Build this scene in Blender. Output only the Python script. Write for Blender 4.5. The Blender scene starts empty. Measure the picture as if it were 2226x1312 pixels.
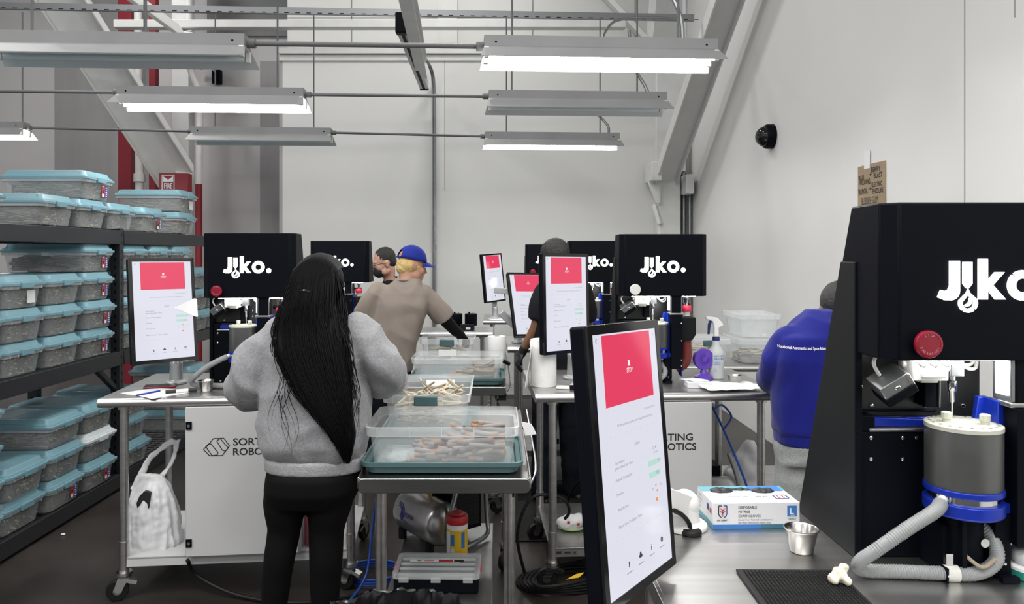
import bpy, bmesh, math, random
from mathutils import Vector, Matrix, Euler, noise
from mathutils.bvhtree import BVHTree
C = bpy.context.scene
COL = C.collection
R = math.radians
random.seed(7)

# ---------------------------------------------------------------- camera, world, exposure
F, PX, PY, EYE = 1600.0, 1080.0, 553.0, 1.62
cam_d = bpy.data.cameras.new('camera'); cam = bpy.data.objects.new('camera', cam_d); COL.objects.link(cam)
cam.location = (0, 0, EYE); cam.rotation_euler = (R(90), 0, 0)
cam_d.sensor_fit = 'HORIZONTAL'; cam_d.sensor_width = 36; cam_d.lens = 36 * F / 2226
cam_d.shift_x = (1113 - PX) / 2226; cam_d.shift_y = -(656 - PY) / 2226
cam_d.clip_start = 0.05; cam_d.clip_end = 60
C.camera = cam
C.view_settings.view_transform = 'Standard'; C.view_settings.look = 'None'
C.view_settings.gamma = 1; C.view_settings.use_curve_mapping = False
C.view_settings.exposure = 0.0
C.cycles.max_bounces = 10; C.cycles.transparent_max_bounces = 24
C.cycles.sample_clamp_indirect = 6
W = bpy.data.worlds.new('world'); C.world = W; W.use_nodes = True
W.node_tree.nodes['Background'].inputs[0].default_value = (0.92, 0.95, 1.0, 1)
W.node_tree.nodes['Background'].inputs[1].default_value = 0.42
TUBE_POWER = 60.0
AISLE_W = 22
HIGH_W = 66

# unseen fill lamps under the roof, added to brighten the walls
for hx, hy in ((-4.5, 1.0), (-.8, 1.0), (-4.5, 4.5), (-.8, 4.2), (-4.5, 8.0), (-.6, 7.4), (-2.5, -1.5), (.8, -1.5)):
    hl = bpy.data.lights.new('high_fill_lamp', 'AREA'); hl.shape = 'DISK'; hl.size = .6; hl.energy = HIGH_W; hl.color = (1, .99, .97)
    ho = bpy.data.objects.new('high_fill_lamp', hl); COL.objects.link(ho); ho.location = (hx, hy, 6.2)

def P(px, py, d):
    return Vector(((px - PX) * d / F, d, EYE - (py - PY) * d / F))

# ---------------------------------------------------------------- materials
def mat(name, col, rough=.5, metal=0, bump=0, bscale=60, var=0, vscale=4, emit=0, spec=.5, stretch=None, coat=0, sheen=0):
    m = bpy.data.materials.new(name); m.use_nodes = True
    nt = m.node_tree; b = nt.nodes['Principled BSDF']
    b.inputs['Base Color'].default_value = (*col, 1); b.inputs['Roughness'].default_value = rough
    b.inputs['Metallic'].default_value = metal; b.inputs['Specular IOR Level'].default_value = spec
    b.inputs['Coat Weight'].default_value = coat
    if sheen: b.inputs['Sheen Weight'].default_value = sheen
    if emit:
        b.inputs['Emission Color'].default_value = (*col, 1); b.inputs['Emission Strength'].default_value = emit
    if bump or var:
        tc = nt.nodes.new('ShaderNodeTexCoord'); mp = nt.nodes.new('ShaderNodeMapping')
        nt.links.new(tc.outputs['Object'], mp.inputs[0])
        if stretch: mp.inputs['Scale'].default_value = stretch
    if bump:
        n = nt.nodes.new('ShaderNodeTexNoise'); n.inputs['Scale'].default_value = bscale; n.inputs['Detail'].default_value = 4
        nt.links.new(mp.outputs[0], n.inputs['Vector'])
        bp = nt.nodes.new('ShaderNodeBump'); bp.inputs['Strength'].default_value = bump; bp.inputs['Distance'].default_value = .01
        nt.links.new(n.outputs['Fac'], bp.inputs['Height']); nt.links.new(bp.outputs[0], b.inputs['Normal'])
    if var:
        n = nt.nodes.new('ShaderNodeTexNoise'); n.inputs['Scale'].default_value = vscale; n.inputs['Detail'].default_value = 6
        nt.links.new(mp.outputs[0], n.inputs['Vector'])
        r = nt.nodes.new('ShaderNodeValToRGB')
        r.color_ramp.elements[0].position = .3; r.color_ramp.elements[1].position = .7
        r.color_ramp.elements[0].color = (*[max(0, c * (1 - var)) for c in col], 1)
        r.color_ramp.elements[1].color = (*[min(1, c * (1 + var)) for c in col], 1)
        nt.links.new(n.outputs['Fac'], r.inputs[0]); nt.links.new(r.outputs[0], b.inputs['Base Color'])
    return m

def clear_mat(name, col, alpha, rough=.15):
    """thin clear plastic: part see-through, part milky"""
    m = bpy.data.materials.new(name); m.use_nodes = True
    nt = m.node_tree; nt.nodes.clear()
    out = nt.nodes.new('ShaderNodeOutputMaterial')
    tr = nt.nodes.new('ShaderNodeBsdfTransparent'); tr.inputs[0].default_value = (.93, .95, .96, 1)
    p = nt.nodes.new('ShaderNodeBsdfPrincipled')
    p.inputs['Base Color'].default_value = (*col, 1); p.inputs['Roughness'].default_value = rough
    n = nt.nodes.new('ShaderNodeTexNoise'); n.inputs['Scale'].default_value = 7; n.inputs['Detail'].default_value = 4
    tc = nt.nodes.new('ShaderNodeTexCoord'); nt.links.new(tc.outputs['Object'], n.inputs['Vector'])
    mr = nt.nodes.new('ShaderNodeMapRange'); mr.inputs['To Min'].default_value = alpha * .75; mr.inputs['To Max'].default_value = min(1, alpha * 1.25)
    nt.links.new(n.outputs['Fac'], mr.inputs['Value'])
    mx = nt.nodes.new('ShaderNodeMixShader')
    nt.links.new(mr.outputs[0], mx.inputs[0]); nt.links.new(tr.outputs[0], mx.inputs[1]); nt.links.new(p.outputs[0], mx.inputs[2])
    nt.links.new(mx.outputs[0], out.inputs[0])
    return m

def scr(name, col):
    m = mat(name, (.01, .01, .012), .12); b = m.node_tree.nodes['Principled BSDF']
    b.inputs['Emission Color'].default_value = (*col, 1); b.inputs['Emission Strength'].default_value = 1
    return m
M = {}
M['wall'] = mat('wall_paint', (.68, .68, .66), .75, bump=.05, bscale=30, var=.035, vscale=.7, stretch=(1, 1, .35))
M['wall_r'] = mat('wall_paint_warm', (.69, .685, .67), .75, bump=.03, bscale=30, var=.03, vscale=.6)
M['wall_far'] = mat('wall_paint_far', (.64, .625, .63), .8, var=.05, vscale=1.2, stretch=(1, 1, .1))
M['wall_band'] = mat('wall_band_grey', (.38, .37, .375), .8, var=.12, vscale=2.5, stretch=(1, 1, .1))  # darker grey for the bands on the far wall
M['white_steel'] = mat('white_painted_steel', (.66, .66, .645), .5, var=.05, vscale=5)
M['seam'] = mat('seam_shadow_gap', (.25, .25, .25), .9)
M['floor'] = mat('floor_concrete', (.030, .025, .022), .36, bump=.12, bscale=9, var=.5, vscale=1.6)
M['red_paint'] = mat('red_paint', (.22, .012, .022), .45)
M['steel'] = mat('brushed_steel', (.56, .55, .54), .33, 1, bump=.03, bscale=40, var=.12, vscale=6, stretch=(.3, 6, 6))
M['steel_dull'] = mat('dull_steel', (.36, .36, .355), .42, 1, var=.15, vscale=9)
M['polished'] = mat('polished_steel', (.46, .45, .43), .24, 1)
M['steel_cart'] = mat('dark_steel_sheet', (.26, .26, .255), .30, 1, bump=.03, bscale=40, var=.1, vscale=6, stretch=(.3, 6, 6))
M['chrome'] = mat('chrome', (.75, .75, .75), .12, 1)
M['galv'] = mat('galvanised_steel', (.27, .28, .285), .4, .9)
M['light_metal'] = mat('painted_light_housing', (.23, .235, .235), .45, var=.06, vscale=4)
M['reflector'] = mat('white_reflector', (.62, .65, .66), .35)
M['tube_on'] = mat('lit_tube', (1, 1, .98), .4, emit=TUBE_POWER)
M['tube_off'] = mat('unlit_tube', (.74, .80, .82), .3)
M['black'] = mat('black_powder_coat', (.0030, .0038, .0065), .48, bump=.03, bscale=400, spec=.07)
M['black_gloss'] = mat('black_gloss', (.008, .008, .009), .12)
M['black_side'] = mat('black_side_panel', (.0085, .0095, .0105), .52, spec=.16, bump=.05, bscale=500)
M['interior'] = mat('black_interior_plate', (.022, .023, .024), .38, spec=.4)
M['rubber'] = mat('black_rubber', (.006, .006, .006), .55, spec=.3)
M['rack'] = mat('dark_grey_rack', (.016, .017, .020), .45, spec=.35)
M['grey_paint'] = mat('grey_conduit_paint', (.12, .12, .125), .5)
M['wire'] = mat('deck_wire', (.30, .31, .33), .35, .8)
M['lid'] = mat('teal_lid', (.15, .285, .335), .38)
M['lid_dark'] = mat('teal_lid_dark', (.10, .22, .24), .38)
M['lid_white'] = mat('white_lid', (.58, .63, .64), .4)
M['clear'] = clear_mat('clear_plastic', (.75, .78, .78), .26)
M['clear_rim'] = clear_mat('clear_plastic_rim', (.72, .76, .78), .55)
M['clear_haze'] = clear_mat('hazy_plastic', (.74, .77, .77), .32)
M['clear_haze_rim'] = clear_mat('hazy_plastic_rim', (.80, .82, .82), .40)
M['tray'] = mat('teal_tray', (.07, .135, .14), .42)
M['latch'] = mat('dark_teal_latch', (.05, .10, .105), .45)
M['white_label'] = mat('white_label', (.72, .72, .72), .6)
M['red_label'] = mat('red_label', (.42, .05, .05), .5)
M['blue_label'] = mat('blue_label', (.035, .045, .20), .5)
M['tube_grey'] = mat('paper_tube_grey', (.13, .125, .12), .8)
M['tube_tan'] = mat('paper_tube_tan', (.30, .25, .18), .8)
M['tube_pale'] = mat('paper_tube_pale', (.52, .46, .34), .8)
M['tube_taupe'] = mat('paper_tube_taupe', (.26, .23, .215), .8)
M['tip_orange'] = mat('orange_tip', (.27, .155, .095), .7)
M['filler'] = mat('tube_bulk', (.10, .095, .09), .9, var=.6, vscale=45)
M['cabinet'] = mat('white_cabinet', (.52, .52, .52), .42)
M['ink'] = mat('black_ink', (.012, .012, .012), .6)
M['paper'] = mat('white_paper', (.78, .78, .78), .7)
M['towel'] = mat('paper_towel', (.80, .80, .78), .9, bump=.2, bscale=90)
M['blue'] = mat('blue_anodised', (.008, .030, .36), .32, .3)
M['blue_hose'] = mat('blue_hose', (.01, .07, .40), .4)
M['canister'] = mat('grey_canister', (.14, .145, .14), .36, .7, var=.12, vscale=9)
M['canister_lid'] = mat('canister_lid', (.60, .60, .50), .4, .3)
M['glow'] = mat('lit_letters', (1, .99, .96), .4, emit=3.2)
M['strip'] = mat('led_strip', (1, 1, 1), .4, emit=34)
M['white_part'] = mat('white_machine_part', (.72, .72, .68), .4)
M['clear_part'] = mat('pale_fitting', (.60, .60, .55), .2)
M['hose'] = mat('corrugated_grey_hose', (.25, .26, .26), .45)
M['estop'] = mat('red_emergency_button', (.22, .005, .02), .25)
M['estop_txt'] = mat('button_lettering', (.55, .25, .28), .5)
M['red_cap'] = mat('red_cap', (.55, .02, .05), .4)
M['red_hose'] = mat('red_silicone_hose', (.16, .022, .016), .45)
M['screen'] = scr('screen_white', (.72, .73, .82))
M['screen_red'] = scr('screen_red', (.78, .045, .115))
M['screen_green'] = scr('screen_green', (.48, .72, .64))
M['screen_grey'] = scr('screen_grey_text', (.22, .225, .26))
M['screen_dark'] = scr('screen_dark_icon', (.04, .04, .05))
M['screen_line'] = scr('screen_pale_line', (.60, .61, .69))
M['screen_orange'] = scr('screen_orange', (.8, .30, .10))
M['screen_white'] = scr('screen_white_text', (.85, .84, .86))
M['arm'] = mat('silver_arm', (.48, .49, .50), .38, .5)
M['skin_tan'] = mat('skin_tan', (.42, .22, .14), .5)
M['skin_fair'] = mat('skin_fair', (.52, .29, .21), .5)
M['skin_brown'] = mat('skin_brown', (.20, .095, .052), .5)
M['skin_dark'] = mat('skin_dark', (.055, .030, .022), .5)
M['hair_black'] = mat('hair_black', (.003, .0026, .003), .45, spec=.14, bump=.3, bscale=300, stretch=(4, 4, .3))
M['hair_dark'] = mat('hair_dark_short', (.012, .010, .009), .6, bump=.5, bscale=250)
M['hair_blond'] = mat('hair_blond', (.62, .44, .18), .5, bump=.5, bscale=200)
M['sweat_grey'] = mat('heather_grey_fleece', (.235, .235, .245), .9, bump=.25, bscale=220, var=.18, vscale=130, sheen=.2)
M['rib_grey'] = mat('heather_grey_rib', (.29, .29, .30), .9, bump=.3, bscale=200, var=.15, vscale=120)
M['legging'] = mat('black_leggings', (.0028, .0028, .0033), .75, spec=.15)
M['taupe'] = mat('taupe_cotton', (.215, .178, .152), .9, bump=.1, bscale=250)
M['cap_blue'] = mat('blue_cap', (.006, .018, .21), .75, spec=.25)
M['sleeve_black'] = mat('black_sleeve', (.004, .004, .005), .75, spec=.2)
M['glove'] = mat('dark_glove', (.010, .010, .011), .5)
M['shirt_black'] = mat('black_shirt', (.006, .006, .008), .85, spec=.2)
M['navy'] = mat('navy_trousers', (.005, .006, .011), .85, spec=.2)
M['sweat_blue'] = mat('royal_blue_fleece', (.006, .009, .145), .9, spec=.15, bump=.15, bscale=220, sheen=.15)
M['sweat_pants'] = mat('grey_sweatpants', (.27, .28, .27), .9, bump=.25, bscale=220, var=.15, vscale=120)
M['mask'] = mat('black_mask', (.012, .012, .013), .8)
M['eye'] = mat('eye_white', (.7, .7, .7), .2)
M['lips'] = mat('lips', (.30, .12, .10), .5)
M['bag_white'] = mat('white_plastic_bag', (.62, .62, .63), .35)
M['liner'] = mat('black_bin_liner', (.010, .010, .011), .18)
M['card'] = mat('cardboard', (.30, .225, .145), .85, var=.08, vscale=6)
M['yellow'] = mat('yellow_label', (.72, .45, .015), .4)
M['red_plastic'] = mat('red_plastic', (.45, .012, .018), .35)
M['box_white'] = mat('printed_white_card', (.66, .66, .68), .5)
M['box_blue'] = mat('printed_blue', (.03, .16, .46), .5)
M['box_teal'] = mat('printed_teal', (.10, .30, .36), .5)
M['silver_paint'] = mat('silver_tank', (.50, .50, .50), .3, .85, var=.08)
M['brass'] = mat('brass', (.55, .36, .10), .3, 1)
M['purple'] = mat('purple_plastic', (.13, .06, .45), .4)
M['bottle'] = clear_mat('translucent_bottle', (.75, .77, .76), .68, .35)
M['liquid'] = mat('bottle_liquid', (.62, .66, .66), .3)
M['navy_plastic'] = mat('navy_plastic', (.02, .03, .12), .4)
M['teal_plastic'] = mat('green_teal_plastic', (.02, .28, .22), .4)
M['wax'] = mat('crumpled_tissue', (.72, .68, .55), .8)
M['lens'] = mat('spectacle_lens', (.35, .38, .40), .05, .6)
M['pink'] = mat('pink_plastic', (.42, .10, .14), .4)

# ---------------------------------------------------------------- mesh builder
def basis(d):
    d = Vector(d).normalized()
    a = Vector((0, 0, 1)) if abs(d.z) < .95 else Vector((1, 0, 0))
    x = d.cross(a).normalized(); y = d.cross(x).normalized()
    return x, y, d

class MB:
    def __init__(s): s.v = []; s.f = []; s.m = []; s.mats = []
    def mi(s, m):
        m = M[m] if isinstance(m, str) else m
        if m not in s.mats: s.mats.append(m)
        return s.mats.index(m)
    def add(s, vs, fs, m):
        o = len(s.v); s.v += [Vector(v) for v in vs]; k = s.mi(m)
        for f in fs: s.f.append([i + o for i in f]); s.m.append(k)
        return s
    def box(s, x0, x1, y0, y1, z0, z1, m):
        vs = [(x, y, z) for z in (z0, z1) for y in (y0, y1) for x in (x0, x1)]
        return s.add(vs, [(0, 2, 3, 1), (4, 5, 7, 6), (0, 1, 5, 4), (2, 6, 7, 3), (0, 4, 6, 2), (1, 3, 7, 5)], m)
    def obox(s, c, sx, sy, sz, rot, m):
        """box about c turned by an Euler or Matrix"""
        r = rot if isinstance(rot, Matrix) else Euler(rot).to_matrix()
        t = MB().box(-sx / 2, sx / 2, -sy / 2, sy / 2, -sz / 2, sz / 2, m)
        return s.add([r @ v + Vector(c) for v in t.v], t.f, m)
    def bar(s, a, b, w, h, m, up=(0, 0, 1)):
        """rectangular bar from a to b, w across, h along up"""
        a, b = Vector(a), Vector(b); d = (b - a).normalized(); x = d.cross(Vector(up)).normalized(); y = x.cross(d).normalized()
        vs = [p + x * sx * w / 2 + y * sy * h / 2 for p in (a, b) for sx, sy in ((-1, -1), (1, -1), (1, 1), (-1, 1))]
        return s.add(vs, [(3, 2, 1, 0), (4, 5, 6, 7), (0, 1, 5, 4), (1, 2, 6, 5), (2, 3, 7, 6), (3, 0, 4, 7)], m)
    def cyl(s, a, b, r, m, n=16, r2=None, caps=True):
        return s.tube([a, b], [r, r if r2 is None else r2], m, n, caps)
    def tube(s, path, r, m, n=10, caps=True, sq=None):
        """swept tube; r number or list; sq = list of side scale (second axis)"""
        path = [Vector(p) for p in path]; k = len(path)
        rs = r if isinstance(r, (list, tuple)) else [r] * k
        vs = []; x = None
        for i, p in enumerate(path):
            d = (path[min(i + 1, k - 1)] - path[max(i - 1, 0)])
            if d.length < 1e-9: d = Vector((0, 0, 1))
            d.normalize()
            if x is None: x, y, _ = basis(d)
            else:
                x = (x - d * x.dot(d)); x.normalize(); y = d.cross(x)
            for j in range(n):
                t = 2 * math.pi * j / n
                vs.append(p + (x * math.cos(t) + y * math.sin(t)) * rs[i])
        fs = [(i * n + j, i * n + (j + 1) % n, (i + 1) * n + (j + 1) % n, (i + 1) * n + j) for i in range(k - 1) for j in range(n)]
        if caps: fs += [tuple(range(n - 1, -1, -1)), tuple(range((k - 1) * n, k * n))]
        return s.add(vs, fs, m)
    def lathe(s, prof, c, m, n=24, axis=(0, 0, 1), caps=True):
        """prof: (radius, height) from c along axis"""
        x, y, d = basis(axis); c = Vector(c)
        if abs(d.z) > .95: x, y = Vector((1, 0, 0)), Vector((0, d.z / abs(d.z), 0))
        vs = [c + d * h + (x * math.cos(2 * math.pi * j / n) + y * math.sin(2 * math.pi * j / n)) * max(r, 1e-4) for r, h in prof for j in range(n)]
        k = len(prof)
        fs = [(i * n + j, i * n + (j + 1) % n, (i + 1) * n + (j + 1) % n, (i + 1) * n + j) for i in range(k - 1) for j in range(n)]
        if caps: fs += [tuple(range(n - 1, -1, -1)), tuple(range((k - 1) * n, k * n))]
        return s.add(vs, fs, m)
    def prism(s, poly, a, b, m, o=(0, 0, 0), u=(1, 0, 0), w=(0, 0, 1)):
        """poly of (p, q) in plane u, w through o, swept a..b along the normal"""
        o, u, w = Vector(o), Vector(u), Vector(w); nrm = u.cross(w).normalized(); n = len(poly)
        vs = [o + u * p + w * q + nrm * t for t in (a, b) for p, q in poly]
        fs = [tuple(range(n - 1, -1, -1)), tuple(range(n, 2 * n))] + [(i, (i + 1) % n, (i + 1) % n + n, i + n) for i in range(n)]
        return s.add(vs, fs, m)
    def strip(s, outer, inner, a, b, m, o=(0, 0, 0), u=(1, 0, 0), w=(0, 0, 1)):
        """closed ring between two polygons of equal length, swept a..b"""
        o, u, w = Vector(o), Vector(u), Vector(w); nrm = u.cross(w).normalized(); n = len(outer)
        vs = [o + u * p + w * q + nrm * t for t in (a, b) for pl in (outer, inner) for p, q in pl]
        fs = []
        for i in range(n):
            j = (i + 1) % n
            fs += [(i, n + i, n + j, j), (2 * n + i, 2 * n + j, 3 * n + j, 3 * n + i), (i, j, 2 * n + j, 2 * n + i), (n + i, 3 * n + i, 3 * n + j, n + j)]
        return s.add(vs, fs, m)
    def ell(s, c, r, m, n=16, k=10, rot=None):
        c = Vector(c); r = (r, r, r) if not isinstance(r, (tuple, list)) else r
        q = rot if isinstance(rot, Matrix) else (Euler(rot).to_matrix() if rot else Matrix.Identity(3))
        vs = [c + q @ Vector((r[0] * math.sin(math.pi * i / k) * math.cos(2 * math.pi * j / n), r[1] * math.sin(math.pi * i / k) * math.sin(2 * math.pi * j / n), r[2] * math.cos(math.pi * i / k))) for i in range(1, k) for j in range(n)]
        vs += [c + q @ Vector((0, 0, r[2])), c - q @ Vector((0, 0, r[2]))]
        t, b = len(vs) - 2, len(vs) - 1
        fs = [(i * n + j, (i + 1) * n + j, (i + 1) * n + (j + 1) % n, i * n + (j + 1) % n) for i in range(k - 2) for j in range(n)]
        fs += [(t, j, (j + 1) % n) for j in range(n)] + [(b, (k - 2) * n + (j + 1) % n, (k - 2) * n + j) for j in range(n)]
        return s.add(vs, fs, m)
    def grid(s, fn, nu, nv, m, closed=False):
        vs = [fn(i / (nu - 1), j / (nv - 1)) for i in range(nu) for j in range(nv)]
        return s.add(vs, [(i * nv + j, (i + 1) * nv + j, (i + 1) * nv + j + 1, i * nv + j + 1) for i in range(nu - 1) for j in range(nv - 1)], m)
    def text(s, body, size, m, o, u=(1, 0, 0), w=(0, 0, 1), ext=.0004, bold=0, align='LEFT', sx=1):
        vs, fs = text_geo(body, 0 if 'M' in body else bold)
        u, w, o = Vector(u).normalized(), Vector(w).normalized(), Vector(o); nrm = u.cross(w)
        wd = max(v.x for v in vs) if vs else 0
        sh = {'LEFT': 0, 'CENTER': wd / 2, 'RIGHT': wd}[align]
        return s.add([o + u * (v.x - sh) * size * sx + w * v.y * size + nrm * ext for v in vs], fs, m)
    def build(s, name, parent=None, loc=None, rot=None, smooth=40, bev=0, seg=2):
        me = bpy.data.meshes.new(name)
        me.from_pydata([tuple(v) for v in s.v], [], s.f)
        for m in s.mats: me.materials.append(m)
        me.polygons.foreach_set('material_index', s.m)
        if smooth:
            me.polygons.foreach_set('use_smooth', [True] * len(s.f)); me.set_sharp_from_angle(angle=R(smooth))
        me.update()
        o = bpy.data.objects.new(name, me); COL.objects.link(o)
        if parent: o.parent = parent
        if loc: o.location = loc
        if rot: o.rotation_euler = rot
        if bev:
            md = o.modifiers.new('bevel', 'BEVEL'); md.width = bev; md.segments = seg; md.limit_method = 'ANGLE'; md.angle_limit = R(35)
        return o

_txt = {}
def text_geo(body, bold=0):
    k = (body, bold)
    if k not in _txt:
        cu = bpy.data.curves.new('lettering', 'FONT'); cu.body = body; cu.size = 1; cu.offset = bold; cu.resolution_u = 3
        ob = bpy.data.objects.new('lettering', cu); COL.objects.link(ob)
        dg = bpy.context.evaluated_depsgraph_get(); ev = ob.evaluated_get(dg); me = ev.to_mesh()
        _txt[k] = ([v.co.copy() for v in me.vertices], [tuple(p.vertices) for p in me.polygons])
        ev.to_mesh_clear(); bpy.data.objects.remove(ob); bpy.data.curves.remove(cu)
    return _txt[k]

def thing(name, label, cat, loc=(0, 0, 0), rz=0, group=None):
    o = bpy.data.objects.new(name, None); COL.objects.link(o); o.location = loc; o.rotation_euler = (0, 0, rz)
    o.empty_display_size = .05
    return tag(o, label, cat, group)
def tag(o, label, cat, group=None):
    o['label'] = label; o['category'] = cat
    if group: o['group'] = group
    return o
def struct(o, label=None):
    o['kind'] = 'structure'
    return o
def dup(root, loc, rz=None, label=None, group=None):
    def cp(o, par):
        c = o.copy(); COL.objects.link(c)
        if par: c.parent = par
        for ch in o.children: cp(ch, c)
        return c
    r = cp(root, None); r.location = loc
    if rz is not None: r.rotation_euler = (0, 0, rz)
    if label: r['label'] = label
    if group: r['group'] = group
    return r
def lerp(a, b, t): return a + (b - a) * t
def spline(pts, n=8):
    """Catmull-Rom through points"""
    pts = [Vector(p) for p in pts]; out = []
    for i in range(len(pts) - 1):
        p0, p1, p2, p3 = pts[max(i - 1, 0)], pts[i], pts[i + 1], pts[min(i + 2, len(pts) - 1)]
        for k in range(n):
            t = k / n
            out.append(.5 * ((2 * p1) + (p2 - p0) * t + (2 * p0 - 5 * p1 + 4 * p2 - p3) * t * t + (3 * p1 - p0 - 3 * p2 + p3) * t ** 3))
    out.append(pts[-1]); return out
# ---------------------------------------------------------------- the room
WX, BY, FY = 2.36, 9.0, 10.6          # right wall, back wall, far recess
def shell(name, m, *bx):
    return struct(MB().box(*bx, m).build(name, smooth=0))
shell('floor', 'floor', -8, 2.6, -4, 12, -.1, 0)
MBr = MB().box(WX, WX + .15, -4, 9.2, 0, 6.3, 'wall_r')
MBr.box(WX - .0015, WX + .01, 3.708, 3.715, .0, 3.2, 'seam')
MBr.box(WX - .0015, WX + .01, 3.35, 3.355, 2.7, 5, 'seam')
struct(MBr.build('wall_right', smooth=0))
wb = MB().box(-2.62, WX, BY, BY + .15, 0, 4.08, 'wall')
wb.box(-.64, -.634, BY - .001, BY, 2.4, 4.0, 'seam')
struct(wb.build('wall_back', smooth=0))
wu = MB().box(-2.66, WX, BY + .35, BY + .5, 4.0, 6.3, 'wall')
for x in (-1.85, .45, 1.75):
    wu.box(x, x + .012, BY + .345, BY + .35, 4.1, 6.2, 'seam')
wu.box(-2.66, WX, BY + .345, BY + .35, 4.62, 4.63, 'seam')
struct(wu.build('wall_upper', smooth=0))
struct(MB().box(-2.66, 2.2, BY - .05, BY + .4, 4.06, 4.14, 'white_steel').box(-2.66, 2.2, BY - .02, BY + .3, 3.98, 4.06, 'white_steel').build('trim_1', bev=.01))
struct(MB().box(-4.6, 1.55, BY - .18, BY - .06, 4.34, 4.44, 'white_steel').build('trim_2', bev=.01))
struct(MB().box(-.75, -.5, BY + .3, BY + .36, 4.1, 6.2, 'white_steel').build('trim_3'))
wf = MB().box(-8, -2.4, FY, FY + .15, 0, 6.3, 'wall_far')
struct(wf.build('wall_far', smooth=0))
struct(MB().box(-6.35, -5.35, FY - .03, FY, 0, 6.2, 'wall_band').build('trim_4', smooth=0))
struct(MB().box(-3.40, -2.9, FY - .03, FY, 0, 4.4, 'wall_band').build('shade_strip', smooth=0))  # darker strip: shade beside the wall return put into its colour
struct(MB().box(-4.15, -2.70, FY - .06, FY - .03, 4.75, 6.2, 'seam').build('void_shade_panel', smooth=0))  # dark panel standing in for the shade of the roof void
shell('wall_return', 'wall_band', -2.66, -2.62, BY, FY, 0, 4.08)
shell('wall_left', 'wall_far', -8.15, -8, -4, FY + .15, 0, 6.3)
shell('ceiling', 'white_steel', -8, 2.6, 1.2, FY + .15, 6.3, 6.45)

def ibeam(name, a, b, depth, width, tf=.016, up=None, col='white_steel'):
    """I-section from a to b; depth along up"""
    a, b = Vector(a), Vector(b); d = (b - a).normalized()
    up = Vector(up); up = (up - d * up.dot(d)).normalized()
    m = MB(); x = d.cross(up)
    for sgn in (-1, 1): m.bar(a + up * sgn * depth / 2, b + up * sgn * depth / 2, width, tf, col, up)
    m.bar(a, b, tf, depth, col, up)
    return m
# leaning braces on both sides, their posts and gussets
b = ibeam('brace', (2.0, 8.75, 2.50), (2.09, 6.0, 4.30), .25, .15, up=(-1, 0, .0))
tag(b.build('diagonal_brace', bev=.004), 'white painted steel beam slanting up along the right-hand wall above the black sprayer machine', 'beam')
b = ibeam('brace', P(384, 384, 8.4), P(66, -110, 7.0), .40, .24, up=(.8, 0, .6))
tag(b.build('diagonal_brace', bev=.004), 'white painted steel beam slanting up to the left over the tote racks', 'beam')
b = MB().bar(P(215, -60, 7.3), P(400, 75, 8.6), .32, .04, 'white_steel', up=(.5, -.6, .6))
b.bar(P(400, 75, 8.6), P(395, 60, 9.6), .2, .04, 'white_steel')
tag(b.build('gusset_plate', bev=.006), 'broad white steel plate running off the slanting beam over the racks', 'beam')
tag(MB().prism([(-.10, .12), (.10, .1), (.06, -.12), (-.02, -.14)], -.03, .03, 'white_steel', o=P(402, 395, 8.36)).build('wedge_plate', bev=.005), 'white wedge plate at the foot of the slanting beam beside the FIRE sign', 'plate')
struct(MB().box(1.93, 2.20, 8.8, 9.0, 0, 2.62, 'white_steel').build('column_right', bev=.015))
struct(MB().box(1.92, 2.28, 8.86, 9.0, 2.62, 4.06, 'white_steel').build('column_right_upper', bev=.01))
cb = MB().box(1.80, 1.92, 8.55, 8.95, 2.48, 2.70, 'white_steel').prism([(0, 0), (.10, -.28), (.16, -.28), (.16, .02)], -.02, .02, 'white_steel', o=(1.78, 8.72, 2.5))
tag(cb.build('beam_bracket', bev=.01), 'white angled bracket on the inner side of the corner column', 'bracket')
tag(MB().box(2.21, 2.31, 8.6, 8.85, 2.33, 2.56, 'white_steel').build('beam_bracket', bev=.012), 'small white block bracket between the corner column and the side wall', 'bracket')
tag(MB().bar((1.88, 8.8, 2.22), (1.94, 8.75, 1.98), .05, .05, 'white_steel').build('beam_bracket', bev=.008), 'short slanted white stub low on the corner column', 'bracket')
g = MB().tube([(2.26, 8.9, 0), (2.26, 8.9, 2.6)], .03, 'galv', 10).tube([(2.32, 8.85, 0), (2.32, 8.85, 2.6)], .022, 'galv', 10)
tag(g.build('conduit'), 'pair of grey conduits rising in the corner beside the column', 'conduit')
# diagonal members seen against the upper back wall
tag(MB().bar((.95, BY + .22, 5.3), (1.95, BY + .1, 4.15), .16, .06, 'white_steel').build('roof_strut'), 'white strut slanting down to the corner at the top of the back wall', 'beam')
tag(MB().bar((1.95, BY + .1, 4.1), (2.05, BY - .1, 5.6), .2, .14, 'white_steel').build('roof_post'), 'white upright post over the corner column, above the slanting strut', 'beam')
# conduits
g = MB().tube(spline([P(905, 20, 8.3), P(918, 110, 8.6), P(938, 150, 8.85), P(944, 190, 8.93), P(945, 300, 8.95), P(946, 800, 8.95)], 5), .016, 'galv', 8)
g.tube(spline([P(915, 110, 8.6), P(934, 150, 8.85), P(940, 200, 8.93), P(941, 430, 8.95), P(941, 800, 8.95)], 5), .009, 'galv', 8)
g.lathe([(.02, 0), (.02, .08)], P(945, 545, 8.95), 'galv', 10)
tag(g.build('conduit'), 'grey conduit running down the middle of the white back wall', 'conduit')
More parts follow.
